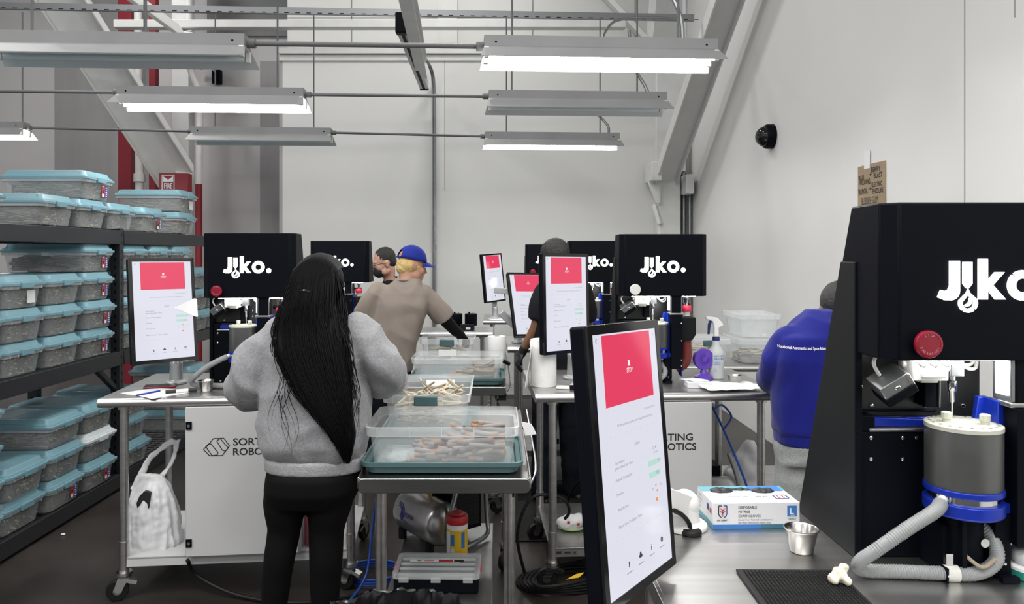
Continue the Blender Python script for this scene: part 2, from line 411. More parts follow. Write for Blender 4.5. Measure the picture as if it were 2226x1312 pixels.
# monorail track over the back wall
rail_a, rail_b = P(876, -60, 5.3), P(918, 150, 8.1)
r = ibeam('x', rail_a, rail_b, .2, .11, up=(0, 0, 1))
t = thing('track_beam', 'white overhead track beam pointing at the back wall, black slot underneath', 'beam')
r.build('beam', t, bev=.004)
off = Vector((-.03, 0, -.2))
r = MB().bar(P(874, 60, 6.6) , P(922, 186, 8.45), .10, .08, 'white_steel'); r.build('lower_track', t, bev=.004)
r = MB().bar(P(874, 60, 6.6) + Vector((0, 0, -.041)), P(922, 186, 8.45) + Vector((0, 0, -.041)), .03, .006, 'black').box(*[v for q in (P(922, 186, 8.45),) for v in (q.x - .05, q.x + .05, q.y, q.y + .02, q.z - .05, q.z - .02)], 'black'); r.build('slot', t)
r = MB().box(-.05, .05, -.05, .05, -.09, .09, 'black'); r.build('end_stop', t, loc=P(873, 52, 6.5), bev=.008)
# sprinkler pipes and red columns on the left
g = MB().tube([P(410, -60, 9.2), P(411, 135, 9.2)], .045, 'white_steel', 14).tube(spline([P(411, 135, 9.2), P(420, 170, 9.2), P(432, 200, 9.2), P(434, 250, 9.2)], 4), .042, 'white_steel', 12)
g.tube([P(434, 250, 9.2), P(432, 400, 9.2)], .042, 'white_steel', 14).tube([P(432, 400, 9.2), (-3.726, 9.2, 0)], .043, 'red_paint', 14)
g.lathe([(.055, 0), (.055, .1)], P(411, 148, 9.2), 'white_steel', 14)
tag(g.build('sprinkler_pipe'), 'white riser pipe turning red lower down, behind the tote racks', 'pipe')
tag(MB().box(-5.02, -4.84, 9.75, 10.0, 0, 5.9, 'red_paint').build('steel_post', bev=.01), 'dark red steel post behind the near tote rack', 'post')
g = MB().tube([P(300, -20, 9.4), P(303, 415, 9.4)], .05, 'white_steel', 12).lathe([(.07, 0), (.07, .1)], P(303, 395, 9.4), 'white_steel', 12)
g.box(-4.42, -4.34, 9.35, 9.45, 0, 5.6, 'red_paint')
tag(g.build('drain_pipe'), 'white pipe strapped to a thin red post beside the dark red post', 'pipe')
tag(MB().box(-4.2, -3.98, 9.5, 9.7, 0, 5.6, 'white_steel').build('steel_post', bev=.01), 'white steel post beside the sprinkler riser', 'post')
t = thing('fire_alarm_box', 'red box with a FIRE sign at the foot of the slanting beam', 'fire sign', P(380, 430, 8.12))
k = MB().box(-.16, .16, -.04, .08, -.1, .27, 'red_paint'); k.build('box', t, bev=.006)
MB().box(-.05, .05, -.02, .06, -t.location.z, -.1, 'red_paint').build('post', t)
k = MB().strip([(-.07, .08), (.07, .08), (.07, .25), (-.07, .25)], [(-.062, .088), (.062, .088), (.062, .242), (-.062, .242)], 0, .003, 'paper', o=(-.055, -.041, 0))
k.prism([(-.055, .235), (0, .195), (.055, .235), (.055, .175), (-.055, .175)], 0, .003, 'paper', o=(-.055, -.041, 0)).text('FIRE', .085, 'paper', (-.055, -.043, .10), align='CENTER', bold=.02, sx=.62)
k.build('sign', t)['label'] = 'white bordered FIRE lettering'
tag(MB().box(-5.2, -3.2, 7.75, 7.83, .62, .76, 'red_paint').box(-3.95, -3.85, 7.75, 7.83, 0, .7, 'red_paint').build('guard_rail', bev=.01), 'dark red guard rail behind the tote racks', 'rail')
t = thing('junction_box', 'small black junction box on the far wall beside the white riser pipe', 'junction box', P(468, 165, 10.44))
MB().box(-.06, .06, .02, .12, -.1, .1, 'black').build('box', t, bev=.01)
MB().tube(spline([(0, 0, .05), (-.1, -.05, .15), (-.2, 0, .12)], 4), .008, 'white_steel', 6).ell((-.2, 0, .12), .035, 'white_steel').build('spotlight', t)

# ---------------------------------------------------------------- hanging strip lights
LROT = R(3.0)
def strip_light(label, left, lit, length=1.22, rods=(.1, .9), rod_top=6.3, flex=None, ext=0):
    """left = left end centre of the housing"""
    t = thing('strip_light', label, 'light', left, LROT, 'hanging strip lights')
    h = MB().box(0, length, -.055, .055, -.01, .055, 'light_metal')
    for x in (.06, length - .06): h.cyl((x, -.0565, .02), (x, -.055, .02), .006, 'black', 8)
    h.build('housing', t, bev=.004)
    w = .15
    rf = MB()
    for s in (-1, 1):
        vs = [(0, s * .055, 0), (length, s * .055, 0), (length + .02, s * w, -.075), (-.02, s * w, -.075)]
        vs += [(x, y, z - .004) for x, y, z in vs]
        fs = [(0, 1, 2, 3), (7, 6, 5, 4), (0, 4, 5, 1), (1, 5, 6, 2), (2, 6, 7, 3), (3, 7, 4, 0)]
        rf.add(vs, fs[:1] + fs[2:], 'light_metal'); rf.add(vs, fs[1:2], 'reflector')
    rf.box(0, length, -.055, .055, -.012, -.008, 'reflector')
    rf.build('reflector', t, smooth=0)
    for s in (-1, 1):
        MB().cyl((.03, s * .06, -.045), (length - .03, s * .06, -.045), .016, 'tube_on' if lit else 'tube_off', 10).build('tube', t)
        for x in (.012, length - .012): MB().box(x - .012, x + .012, s * .06 - .014, s * .06 + .014, -.065, -.008, 'white_part').build('lamp_holder', t, bev=.003)
    for q in rods:
        MB().cyl((length * q, 0, .05), (length * q, 0, rod_top - left[2]), .0065, 'grey_paint', 6).build('hanger_rod', t)
    if flex:
        c = MB().tube(spline(flex, 6), .012, 'galv', 8); c.build('flex_conduit', t)
    return t
def link_bar(label, a, b, r=.011):
    g = MB().cyl(a, b, r, 'grey_paint', 10)
    for p, q in ((a, b), (b, a)):
        d = (Vector(q) - Vector(p)).normalized(); g.cyl(Vector(p), Vector(p) + d * .04, r * 1.9, 'grey_paint', 10)
    return tag(g.build('conduit'), label, 'conduit', 'conduits between the strip lights')
STRUT_Z = 3.76
ROW = [(3.85, 2.68), (5.05, 2.68), (6.68, 2.68)]
def LP(px, py, d): return P(px, py, d)
def light_end(p, n=1.22): return Vector(p) + Vector((math.cos(LROT) * n, math.sin(LROT) * n, .01))
la = P(1052, 105, 3.83); lb = P(1062, 216, 5.02); lc = P(1054, 301, 6.65)
strip_light('lit strip light, largest of the three on the right, closest to the camera', la, True, rods=(.12, .84), flex=[(1.05, 0, .06), (1.04, .02, .2), (.96, .1, .5), (.9, .1, 1.0)])
strip_light('unlit strip light in the right-hand row, between two lit ones', lb, False, rods=(.13, .84), flex=[(1.1, 0, .06), (1.08, .02, .12), (1.02, .05, .25), (.98, .05, .5)])
strip_light('small lit strip light, farthest of the right-hand row before the back wall', lc, True, rods=(.16, .86), rod_top=STRUT_Z, flex=[(1.13, 0, .06), (1.12, .0, .13), (1.03, .05, .24), (.96, .05, .27)])
qa = P(538, 103, 3.76); qb = P(663, 212, 4.98); qc = P(721, 293, 6.6)
def by_right(r, n=1.22): return Vector(r) - Vector((math.cos(LROT) * n, math.sin(LROT) * n, .0))
strip_light('unlit strip light, largest of the left-hand row, above the tote shelves', by_right(qa, 1.27), False, length=1.27, rods=(.16, .6))
strip_light('lit strip light in the left-hand row in front of the slanting beam', by_right(qb), True, rods=(.13, .85))
strip_light('unlit strip light, farthest of the left-hand row, above the black machines', by_right(qc), False, rods=(.16, .87), rod_top=STRUT_Z)
qd = P(58, 280, 6.5)
strip_light('lit strip light cut off by the left edge over the stacked totes', by_right(qd), True, rods=(.16, .97), rod_top=STRUT_Z)
link_bar('grey conduit linking the two big strip lights closest to the camera', qa + Vector((0, 0, .02)), la + Vector((0, 0, .01)), .013)
link_bar('grey conduit linking the lit strip light by the slanting beam to an unlit one', qb + Vector((0, 0, .02)), lb + Vector((0, 0, .02)))
link_bar('thin grey conduit linking the two strip lights farthest back', qc + Vector((0, 0, .02)), lc + Vector((0, 0, .02)))
link_bar('grey conduit running in from the left to the lit strip light over the shelves', by_right(qb, 2.6) + Vector((0, 0, .02)), by_right(qb) + Vector((0, 0, .02)))
link_bar('thin grey conduit from the cut-off light to the farthest left-hand strip light', qd + Vector((0, 0, .01)), by_right(qc) + Vector((0, 0, .02)))
# unseen fill lamps added behind the camera in place of further strip lights
for y in (1.6, -.2, -2.0):
    for x in (-3.6, -1.9, .3, 1.5):
        l = bpy.data.lights.new('aisle_fill_lamp', 'AREA'); l.shape = 'RECTANGLE'; l.size = 1.2; l.size_y = .25; l.energy = AISLE_W
        l.color = (1, .985, .96)
        o = bpy.data.objects.new('aisle_fill_lamp', l); COL.objects.link(o); o.location = (x, y, 3.3)
t = thing('strut_channel', 'slotted grey strut channel crossing the room above the strip lights', 'strut', P(-260, 14, 6.55), LROT)
m = MB().box(0, 7.35, -.02, .02, 0, .05, 'galv'); m.build('channel', t)
m = MB()
for i in range(74): m.box(.05 + i * .1, .09 + i * .1, -.021, -.019, -.004, .003, 'black')
m.box(0, 7.35, -.02, .02, -.008, 0, 'galv'); m.build('slot', t)['kind'] = 'stuff'
g = MB().tube(spline([P(1308, 95, 5.9), P(1315, 70, 6.1), P(1340, 45, 6.5), P(1400, 38, 6.55), P(1480, 42, 6.6)], 5), .012, 'galv', 8)
tag(g.build('cable'), 'grey flexible cable looping up to the strut channel above the large lit light', 'cable')

# ---------------------------------------------------------------- dome camera and cardboard sign on the right wall
t = thing('security_camera', 'black dome security camera on the right-hand wall', 'camera', (WX, 6.3, 2.63))
MB().lathe([(.105, 0), (.105, -.05), (.095, -.07)], (0, 0, 0), 'black', 24, axis=(1, 0, 0)).build('base', t)
MB().ell((-.06, 0, 0), (.085, .088, .088), 'black_gloss', 20, 12).build('dome', t)
t = thing('cardboard_sign', 'brown cardboard sign with handwritten flavour names taped to the right-hand wall', 'sign', (WX - .004, 4.46, 1.75))
# u runs away from the camera to the camera: left side of sign is far
MB().box(-.004, .003, 0, .335, 0, .44, 'card').build('board', t)
k = MB(); U, Wv = (0, -1, 0), (0, .05, 1)
def hand(txt, x, z, s, sx=.8): k.text(txt, s, 'ink', (-.0045, .335 - x, z), U, (0, .12, 1), bold=.022, sx=sx, ext=.0006)
hand('BLUE', .012, .352, .040); hand('WEDDING', .025, .318, .046, .62); hand('BERRY', .172, .385, .046, .85); hand('BLAST', .205, .345, .046, .8)
hand('TROPICAL', .006, .258, .050, .54); hand('ELECTRIC', .178, .292, .042, .7); hand('ENDURE', .19, .25, .044, .78)
hand('BUBBLE GUM', .05, .19, .064, .56); hand('CHERRY PIE', .035, .125, .066, .56)
for z in (.372, .282):
    k.box(-.0055, -.004, .335 - .168, .335 - .150, z, z + .005, 'ink'); k.prism([(0, -.01), (.016, 0.002), (0, .014)], 0, .001, 'ink', o=(-.0045, .335 - .162, z), u=U)
k.build('lettering', t)
MB().box(-.006, -.003, .18, .25, .415, .53, 'white_label').build('tape', t)['label'] = 'white paper tape'
# ---------------------------------------------------------------- tote rack along the left
RX0, RX1 = -3.22, -2.59
SH = (.115, .955, 1.785)
t = thing('storage_rack', 'dark grey steel rack of three wire shelves holding the blue-lidded totes', 'rack', (RX1, 5.08, 0))
def rk(x, y): return x - RX1, y - 5.08
for y in (2.66, 5.08, 7.32):
    for x in (RX0 + .03, RX1 - .03):
        a, b2 = rk(x, y); m = MB().box(a - .03, a + .03, b2 - .028, b2 + .028, 0, 1.80 if x > -3 else 1.80, 'rack')
        for k in range(30):
            z = .12 + k * .056
            m.box(a + .029, a + .0305, b2 - .006, b2 + .006, z, z + .022, 'wall_band' if 0 else 'black')
            m.box(a - .006, a + .006, b2 - .0285, b2 - .027, z, z + .022, 'black')
        m.build('upright', t)
        MB().box(a - .04, a + .045, b2 - .04, b2 + .04, 0, .008, 'rack').build('foot_plate', t)
for z in SH:
    for y0, y1 in ((2.69, 5.05), (5.11, 7.29)):
        for x in (RX0 + .02, RX1 - .015):
            a, b0 = rk(x, y0); _, b1 = rk(x, y1)
            MB().box(a - .02, a + .02, b0, b1, z - .095, z, 'rack').box(a - .026, a - .02, b0, b1, z - .03, z - .01, 'rack').build('shelf_beam', t, bev=.004)
        w = MB(); a0, b0 = rk(RX0 + .03, y0); a1, b1 = rk(RX1 - .03, y1)
        n = int((y1 - y0) / .062)
        for i in range(n + 1): yy = b0 + .02 + (b1 - b0 - .04) * i / n; w.tube([(a0, yy, z - .008), (a1, yy, z - .008)], .0035, 'wire', 5, False)
        for i in range(9): xx = lerp(a0, a1, i / 8); w.tube([(xx, b0 + .01, z - .014), (xx, b1 - .01, z - .014)], .0035, 'wire', 5, False)
        w.build('wire_deck', t)
for y0, y1, z0, z1 in ((5.08, 5.08, .55, .25), (5.08, 5.08, 1.4, 1.1)):
    a, b2 = rk(RX1 - .05, y0); a2, _ = rk(RX0 + .05, y0)
    MB().bar((a, b2, z1), (a2, b2, z0), .03, .012, 'rack').build('cross_brace', t)
a, b2 = rk(RX1 - .03, 5.08); MB().bar((a, b2 - .03, .70), (a, b2 - .27, .87), .03, .035, 'rack', up=(1, 0, 0)).build('corner_brace', t)

# one tote: body with outward taper, rim, stepped lid, clips. Front (short side) faces +x at x=0, length runs to -x
TW, TL, TH = .362, .55, .183
def rrect(x0, x1, y0, y1, r, n=4):
    pts = []
    for cx, cy, a0 in ((x1 - r, y1 - r, 0), (x0 + r, y1 - r, 90), (x0 + r, y0 + r, 180), (x1 - r, y0 + r, 270)):
        for k in range(n + 1):
            t = R(a0 + 90 * k / n); pts.append((cx + r * math.cos(t), cy + r * math.sin(t)))
    return pts
def loops(m, ls, mt, cap0=True, cap1=True):
    """ls: list of (poly, z)"""
    n = len(ls[0][0]); vs = [(x, y, z) for pl, z in ls for x, y in pl]
    fs = [(i * n + j, i * n + (j + 1) % n, (i + 1) * n + (j + 1) % n, (i + 1) * n + j) for i in range(len(ls) - 1) for j in range(n)]
    if cap0: fs.append(tuple(range(n - 1, -1, -1)))
    if cap1: fs.append(tuple(range((len(ls) - 1) * n, len(ls) * n)))
    return m.add(vs, fs, mt)
def tote_body(m, L, Wd, H, cm='clear', rm='clear_rim', ins=.028, open_top=True, r0=.72, r1=.985):
    """thin-walled bin centred in y, front at x=0; the rim flares out between r0 and r1 of the height"""
    def rr(d, r): return rrect(-L + d, -d, -Wd / 2 + d, Wd / 2 - d, r)
    loops(m, [(rr(ins + .012, .03), 0), (rr(ins, .04), .008), (rr(ins - .014, .04), H * r0)], cm, True, False)
    loops(m, [(rr(ins - .014, .04), H * r0), (rr(.004, .035), H * (r0 + .005)), (rr(.0, .035), H * r1)] + ([(rr(.006, .035), H * (r1 + .01))] if open_top else []), rm, False, False)
    for k in range(5):
        y = lerp(-Wd / 2 + .05, Wd / 2 - .05, k / 4); m.box(-.003, .002, y - .0015, y + .0015, H * r0, H * r1, rm)
    return m
proto_parts = {}
def make_lid(lm):
    m = MB()
    def rr(d, r): return rrect(-TL + d, -d, -TW / 2 + d, TW / 2 - d, r)
    H = TH
    loops(m, [(rr(.0, .035), H * .70), (rr(-.006, .035), H * .705), (rr(-.006, .035), H * .775), (rr(.003, .035), H * .785), (rr(.006, .035), H * .84), (rr(.016, .035), H * .855), (rr(.026, .035), H * .985), (rr(.032, .03), H * 1.0), (rr(.042, .03), H * .985)], lm, True, True)
    for x0 in (-.17, -.33): m.box(x0 - .06, x0 + .06, -TW / 2 + .07, TW / 2 - .07, H * .985, H * .993, lm)
    return m
def make_tote(label, lm='lid', sticker=None, group='blue-lidded totes on the rack'):
    t = thing('storage_tote', label, 'tote', group=group)
    key = lm
    if key not in proto_parts:
        b = tote_body(MB(), TL, TW, TH, open_top=False, r0=.60, r1=.71).build('bin', t)
        l = make_lid(lm).build('lid', t, smooth=30)
        cl = MB()
        cl.box(-.006, .013, -.05, .05, TH * .62, TH * .80, lm)
        c = cl.build('clip', t, bev=.003)
        proto_parts[key] = (b, l, c)
    else:
        for o in proto_parts[key]:
            c = o.copy(); COL.objects.link(c); c.parent = t
    if sticker:
        if sticker not in proto_parts:
            m = MB()
            if sticker == 'ad':
                m.box(-.0165, -.0145, .04, .078, .03, .108, 'red_label').box(-.0165, -.0144, .08, .112, .026, .104, 'blue_label')
                m.box(-.0168, -.0143, .045, .068, .030, .05, 'white_label').box(-.0168, -.0143, .05, .07, .055, .072, 'ink')
                for k in range(5): m.box(-.0168, -.0142, .086 + (k % 2) * .006, .104, .032 + k * .014, .039 + k * .014, 'white_label')
                m.box(-.0168, -.0143, .046, .072, .096, .101, 'white_label')
            else:
                m.box(-.0165, -.0145, .03, .10, .03, .10, 'white_label')
            proto_parts[sticker] = m.build('sticker', t)
        else:
            c = proto_parts[sticker].copy(); COL.objects.link(c); c.parent = t
    return t
FXT = -2.575
tubes = MB()       # the thousands of paper tubes filling the rack totes
rnd = random.Random(3)
def one_tube(m, c, d, L, r, mt, tip=None, n=5):
    d = Vector(d).normalized(); a = Vector(c) - d * L / 2
    m.tube([a, a + d * L], [r, r * .8], mt, n, True)
    if tip: m.tube([a + d * L * .99, a + d * L * 1.18], [r * .75, r * .7], tip, n, True)
def fill(t, x, y, z, side):
    """paper tubes against the two faces one can see"""
    h = .104
    tubes.box(x - TL + .06, x - .05, y - TW / 2 + .045, y + TW / 2 - .045, z + .012, z + h - .012, 'filler')
    for k in range(60):
        yy = y + rnd.uniform(-TW / 2 + .07, TW / 2 - .07); zz = z + rnd.uniform(.016, h)
        lim = min(TW / 2 - .04 - abs(yy - y), .05) / .05
        a = rnd.uniform(-.9, .9) * max(.2, lim); e = rnd.uniform(-.45, .45)
        tilt = min(.045, zz - z - .008) / .05
        d = (math.cos(a) * .6 * rnd.choice((1, 1, 0)), math.sin(a), max(-tilt, min(tilt, e)))
        one_tube(tubes, (x - .062 - rnd.uniform(0, .025), yy, zz), d, .085, .0055, rnd.choice(('tube_grey', 'tube_tan', 'tube_tan', 'tube_pale', 'tube_pale', 'tube_taupe')))
    if side:
        for k in range(120):
            xx = x + rnd.uniform(-TL + .08, -.07); zz = z + rnd.uniform(.014, h)
            d = (1, rnd.uniform(-.12, .12), rnd.uniform(-.22, .22) * min(1, (zz - z) / .04))
            one_tube(tubes, (xx, y - TW / 2 + .036 + rnd.uniform(0, .016), zz), d, .085, .0052, rnd.choice(('tube_grey', 'tube_grey', 'tube_grey', 'tube_taupe', 'tube_tan')), rnd.choice((None, None, None, 'tip_orange')))
YC = {'A': 4.80, 'B': 4.42, 'C': 4.045, 'D': 3.67, 'E': 5.30, 'F': 5.675, 'G': 6.05, 'H': 6.425, 'I': 6.80, 'J': 7.1}
COLN = {'A': 'column beside the upright', 'B': 'second column in front of the upright', 'C': 'third column in front of the upright', 'D': 'frame-edge column, fourth from the upright',
        'E': 'first column behind the upright', 'F': 'second column behind the upright', 'G': 'third column behind the upright', 'H': 'fourth column behind the upright', 'I': 'fifth column behind the upright'}
LEV = ('bottom', 'second', 'third', 'top')
def put(shelf, col, k, n, lm='lid', st=None, dx=0, dy=0, side=False, lab=None):
    nm = 'bottom shelf' if shelf == 0 else 'middle shelf'
    lv = 'topmost' if k == n - 1 else ('lowest', 'second from below', 'third from below')[k]
    l = lab or f"{'white' if lm == 'lid_white' else 'blue'}-lidded tote, {nm}, {COLN[col]}, {lv}"
    t = make_tote(l, lm, st); x, y, z = FXT + dx + rnd.uniform(-.012, .012), YC[col] + dy, SH[shelf] + TH * k + .001
    t.location = (x, y, z); t.rotation_euler = (0, 0, R(rnd.uniform(-.6, .6)))
    fill(t, x, y, z, side)
# middle shelf
for c, n in (('A', 4), ('B', 3), ('C', 3), ('D', 3), ('E', 4), ('F', 4), ('G', 4), ('H', 3), ('I', 3)):
    for k in range(n):
        st = 'ad' if c == 'A' else ('white' if (c, k) == ('C', 2) else None)
        put(1, c, k, n, st=st, side=(c, k) == ('A', 3), dx=.0)
# bottom shelf
for c, n in (('A', 3), ('B', 3), ('C', 2), ('D', 4), ('E', 3), ('G', 3), ('H', 3)):
    for k in range(n):
        if c in 'G' and k < 2: continue
        st = 'ad' if (c, k) in (('A', 0), ('B', 0)) else None
        lm = 'lid_white' if (c, k) == ('A', 1) else 'lid'
        if c == 'G': continue
        put(0, c, k, n, lm=lm, st=st, side=(c, k) in (('B', 2),), dx=-.02 if c == 'H' else 0)
# top shelf
for y, k, st, lab, side in ((3.69, 0, None, 'blue-lidded tote cut by the frame edge on the top shelf', False), (4.345, 0, None, 'blue-lidded tote on the top shelf, long side showing grey tubes', True),
                      (4.72, 0, None, 'blue-lidded tote on the top shelf beneath the overlapping large tote', False), (5.09, 0, None, 'half-filled blue-lidded tote on the top shelf above the rack upright', False),
                      (5.57, 0, 'ad', 'blue-lidded tote with red and blue sticker on the top shelf behind the upright', True), (6.155, 0, None, 'blue-lidded tote on the top shelf under the white-stickered tote', True),
                      (4.785, 1, 'ad', 'blue-lidded tote with red and blue sticker stacked highest on the top shelf', True), (6.17, 1, 'white', 'blue-lidded tote with white sticker stacked second high below the FIRE sign', True)):
    t = make_tote(lab, 'lid', st); z = SH[2] + TH * k + .001
    t.location = (FXT, y, z); fill(t, FXT, y, z, side)
o = tubes.build('paper_tubes', smooth=0); o['kind'] = 'stuff'; tag(o, 'thousands of grey and tan paper tubes filling the blue-lidded totes on the rack', 'paper tubes')
# ---------------------------------------------------------------- stainless tables, carts
TZ = .955
def caster(parent, x, y, rz=0):
    c = MB().cyl((0, 0, .13), (0, 0, .17), .022, 'steel', 12).cyl((0, 0, .118), (0, 0, .132), .036, 'chrome', 14).cyl((0, 0, .106), (0, 0, .114), .03, 'steel_dull', 14)
    for s in (-1, 1): c.prism([(-.02, .108), (.028, .108), (.045, .055), (.03, .04), (.012, .045)], s * .021 - .002, s * .021 + .002, 'chrome')
    c.prism([(-.055, .085), (-.01, .10), (.0, .085), (-.05, .068)], -.018, .018, 'chrome')
    o = c.build('caster', parent, loc=(x, y, 0), rot=(0, 0, rz))
    w = MB().lathe([(.020, -.015), (.046, -.015), (.05, -.008), (.05, .008), (.046, .015), (.020, .015)], (.028, 0, .05), 'rubber', 20, axis=(0, 1, 0)).cyl((.028, -.017, .05), (.028, .017, .05), .02, 'steel_dull', 12)
    w.build('wheel', o)
    return o
def work_table(label, loc, rz, L=1.22, D=.76, shelf='steel', casters=(1, 1, 1, 1), shelf_z=.20, rot_c=(0, 0, 0, 0), group='steel work tables'):
    """origin at front-left floor corner; x along the front, y to the rear"""
    t = thing('work_table', label, 'table', loc, rz, group)
    m = MB(); r = .021
    m.box(0, L, .02, D - .02, TZ - .012, TZ, 'steel')
    for y in (.02, D - .02):
        pr = [(r * math.cos(a), r * math.sin(a)) for a in [R(90 + 15 * k) for k in range(13)]] if y < .1 else [(r * math.cos(a), r * math.sin(a)) for a in [R(-90 + 15 * k) for k in range(13)]]
        vs = []; n = len(pr)
        for x in (-.008, L + .008):
            vs += [(x, y + p, TZ - r + q) for p, q in pr]
        m.add(vs, [(k, k + 1, n + k + 1, n + k) for k in range(n - 1)] + [tuple(range(n - 1, -1, -1)), tuple(range(n, 2 * n))], 'steel')
    for x in (0, L): m.box(x - .008, x + .008, .02, D - .02, TZ - .04, TZ - .0005, 'steel')
    m.build('tabletop', t, bev=.002)
    lx = (.085, L - .085); ly = (.075, D - .075); i = 0
    for y in ly:
        for x in lx:
            lg = MB().cyl((x, y, .20), (x, y, TZ - .015), .0195, 'steel', 18).cyl((x, y, TZ - .06), (x, y, TZ - .012), .027, 'steel', 18)
            lg.cyl((x, y, .165), (x, y, .275), .0225, 'steel', 18)
            o = lg.build('leg', t); caster(o, x, y, rot_c[i]); i += 1
    sh = MB().box(.07, L - .07, .06, D - .06, shelf_z - .012, shelf_z, shelf).box(.07, L - .07, .06, .066, shelf_z - .045, shelf_z, shelf).box(.07, L - .07, D - .066, D - .06, shelf_z - .045, shelf_z, shelf)
    sh.build('undershelf', t, bev=.003)
    return t
def tpt(t, x, y, z=TZ):
    """point on a table, in world space"""
    return Matrix.Translation(t.location) @ Matrix.Rotation(t.rotation_euler.z, 4, 'Z') @ Vector((x, y, z))
T1 = work_table('steel work table with a white undershelf in front of the tote rack', (-1.83, 3.38, 0), R(5.5), shelf='cabinet', rot_c=(R(200), R(160), R(30), R(70)))
TR1 = work_table('steel work table carrying the spray bottle and the second big black machine', (.19, 3.50, 0), R(2.5), L=1.20, rot_c=(R(170), R(20), R(200), R(10)))
TR2 = work_table('steel work table behind the person in the black shirt', (.085, 5.28, 0), R(1), rot_c=(R(200), 0, R(100), 0))
TR3 = work_table('steel work table farthest back by the white wall', (-.13, 7.42, 0), 0)
TL2 = work_table('steel work table under the black machine beside the masked person', (-1.62, 5.42, 0), R(3), L=1.0)
TN = work_table('steel work table in front, holding glove box and black mat', (.325, 1.25, 0), 0, L=1.32)
TS = work_table('steel side table against the wall behind the spray bottle', (1.15, 4.42, 0), 0, L=1.1, D=.6)
TB = work_table('small steel table under the twin canister unit', (-.66, 6.3, 0), 0, L=.62, D=.5)

# cabinets under the tables
def control_cabinet(label, t, x, w=.53):
    c = thing('control_cabinet', label, 'cabinet', tpt(t, x, .0, .201), t.rotation_euler.z, 'white cabinets under the tables')
    h = .715
    MB().box(0, w, .028, .45, 0, h, 'cabinet').build('body', c, bev=.004)
    d = MB().box(.0, w, .0, .024, .015, h - .004, 'cabinet'); d.build('door', c, bev=.004)
    for z in (.08, h - .09):
        k = MB().box(.004, .030, -.006, 0, z - .018, z + .018, 'black').cyl((.017, -.009, z), (.017, -.006, z), .007, 'chrome', 12).box(.011, .023, -.0098, -.009, z - .001, z + .001, 'ink')
        k.build('latch', c)
    g = MB()
    # linked hexagon mark
    def loop(pts, wd=.0035):
        q = [Vector((x2, -.0008, z2)) for x2, z2 in pts]
        for i in range(len(q)): g.bar(q[i], q[(i + 1) % len(q)], wd, .0012, 'ink', up=(0, 1, 0))
    x0, z0 = .082, h - .232
    loop([(x0 + .000, z0 + .03), (x0 + .022, z0 + .055), (x0 + .034, z0 + .055), (x0 + .066, z0 + .015), (x0 + .062, z0 + .003), (x0 + .028, z0 + .0)])
    loop([(x0 + .012, z0 + .04), (x0 + .045, z0 + .08), (x0 + .092, z0 + .08), (x0 + .118, z0 + .045), (x0 + .085, z0 + .0), (x0 + .04, z0 + .0)])
    loop([(x0 + .060, z0 + .068), (x0 + .075, z0 + .08), (x0 + .112, z0 + .035), (x0 + .10, z0 + .02), (x0 + .085, z0 + .025)])
    g.text('SORTING', .047, 'ink', (x0 + .133, -.0008, z0 + .046), bold=.012, sx=1.12, ext=.0005)
    g.text('ROBOTICS', .047, 'ink', (x0 + .131, -.0008, z0 + .000), bold=.012, sx=1.06, ext=.0005)
    g.build('lettering', c)
    MB().box(-.018, 0, .08, .13, .36, .40, 'white_part').build('hinge', c, bev=.004)
    return c
control_cabinet('white cabinet with a hexagon mark under the table beside the grey sweatshirt', T1, .385, .515)
control_cabinet('white lettered cabinet partly hidden by the large tilted monitor', TR1, .315)
control_cabinet('white cabinet under the table behind the black-shirted person', TR2, .33)

def cart(label, x, y, w=.63, D=1.2):
    t = thing('utility_cart', label, 'cart', (x, y, 0), 0, 'steel carts between the tables')
    z = .80
    m = MB().box(0, w, .01, D, z - .012, z, 'steel_cart')
    n = 8; pr = rrect(0, w, -.055, 0, .018, 5)
    m.prism([(p, q) for p, q in pr], 0, .012, 'steel_cart', o=(0, .012, z + .002))
    m.box(-.004, .004, .01, D, z - .04, z + .004, 'steel').box(w - .004, w + .004, .01, D, z - .04, z + .004, 'steel').box(0, w, D - .006, D, z - .04, z, 'steel')
    m.build('cart_top', t, bev=.003)
    for yy in (.06, D - .08):
        for xx in (.075, w - .075):
            o = MB().cyl((xx, yy, .16), (xx, yy, z - .012), .0215, 'steel', 16).cyl((xx, yy, .16), (xx, yy, .24), .025, 'steel', 16).build('leg', t)
            caster(o, xx, yy, rnd.uniform(0, 6))
    MB().box(.06, w - .14, .05, D - .13, .238, .25, 'steel_dull').box(.06, w - .14, .05, .056, .21, .25, 'steel_dull').build('undershelf', t, bev=.003)
    h = MB().tube(spline([(w + .01, .12, z - .05), (w + .03, .2, z + .0), (w + .005, .45, z + .16)], 5), .004, 'chrome', 6)
    h.obox((w + .01, .36, z + .10), .05, .05, .02, (0, .5, 0), 'black'); h.box(w - .045, w + .004, .02, .06, z - .085, z - .03, 'rubber')
    h.build('side_clip', t)
    return t
CART1 = cart('steel cart in front carrying two open totes of paper tubes', -.508, 2.69)
CART2 = cart('steel cart farther back, beside the person in the blue cap', -.575, 4.55, D=1.15)
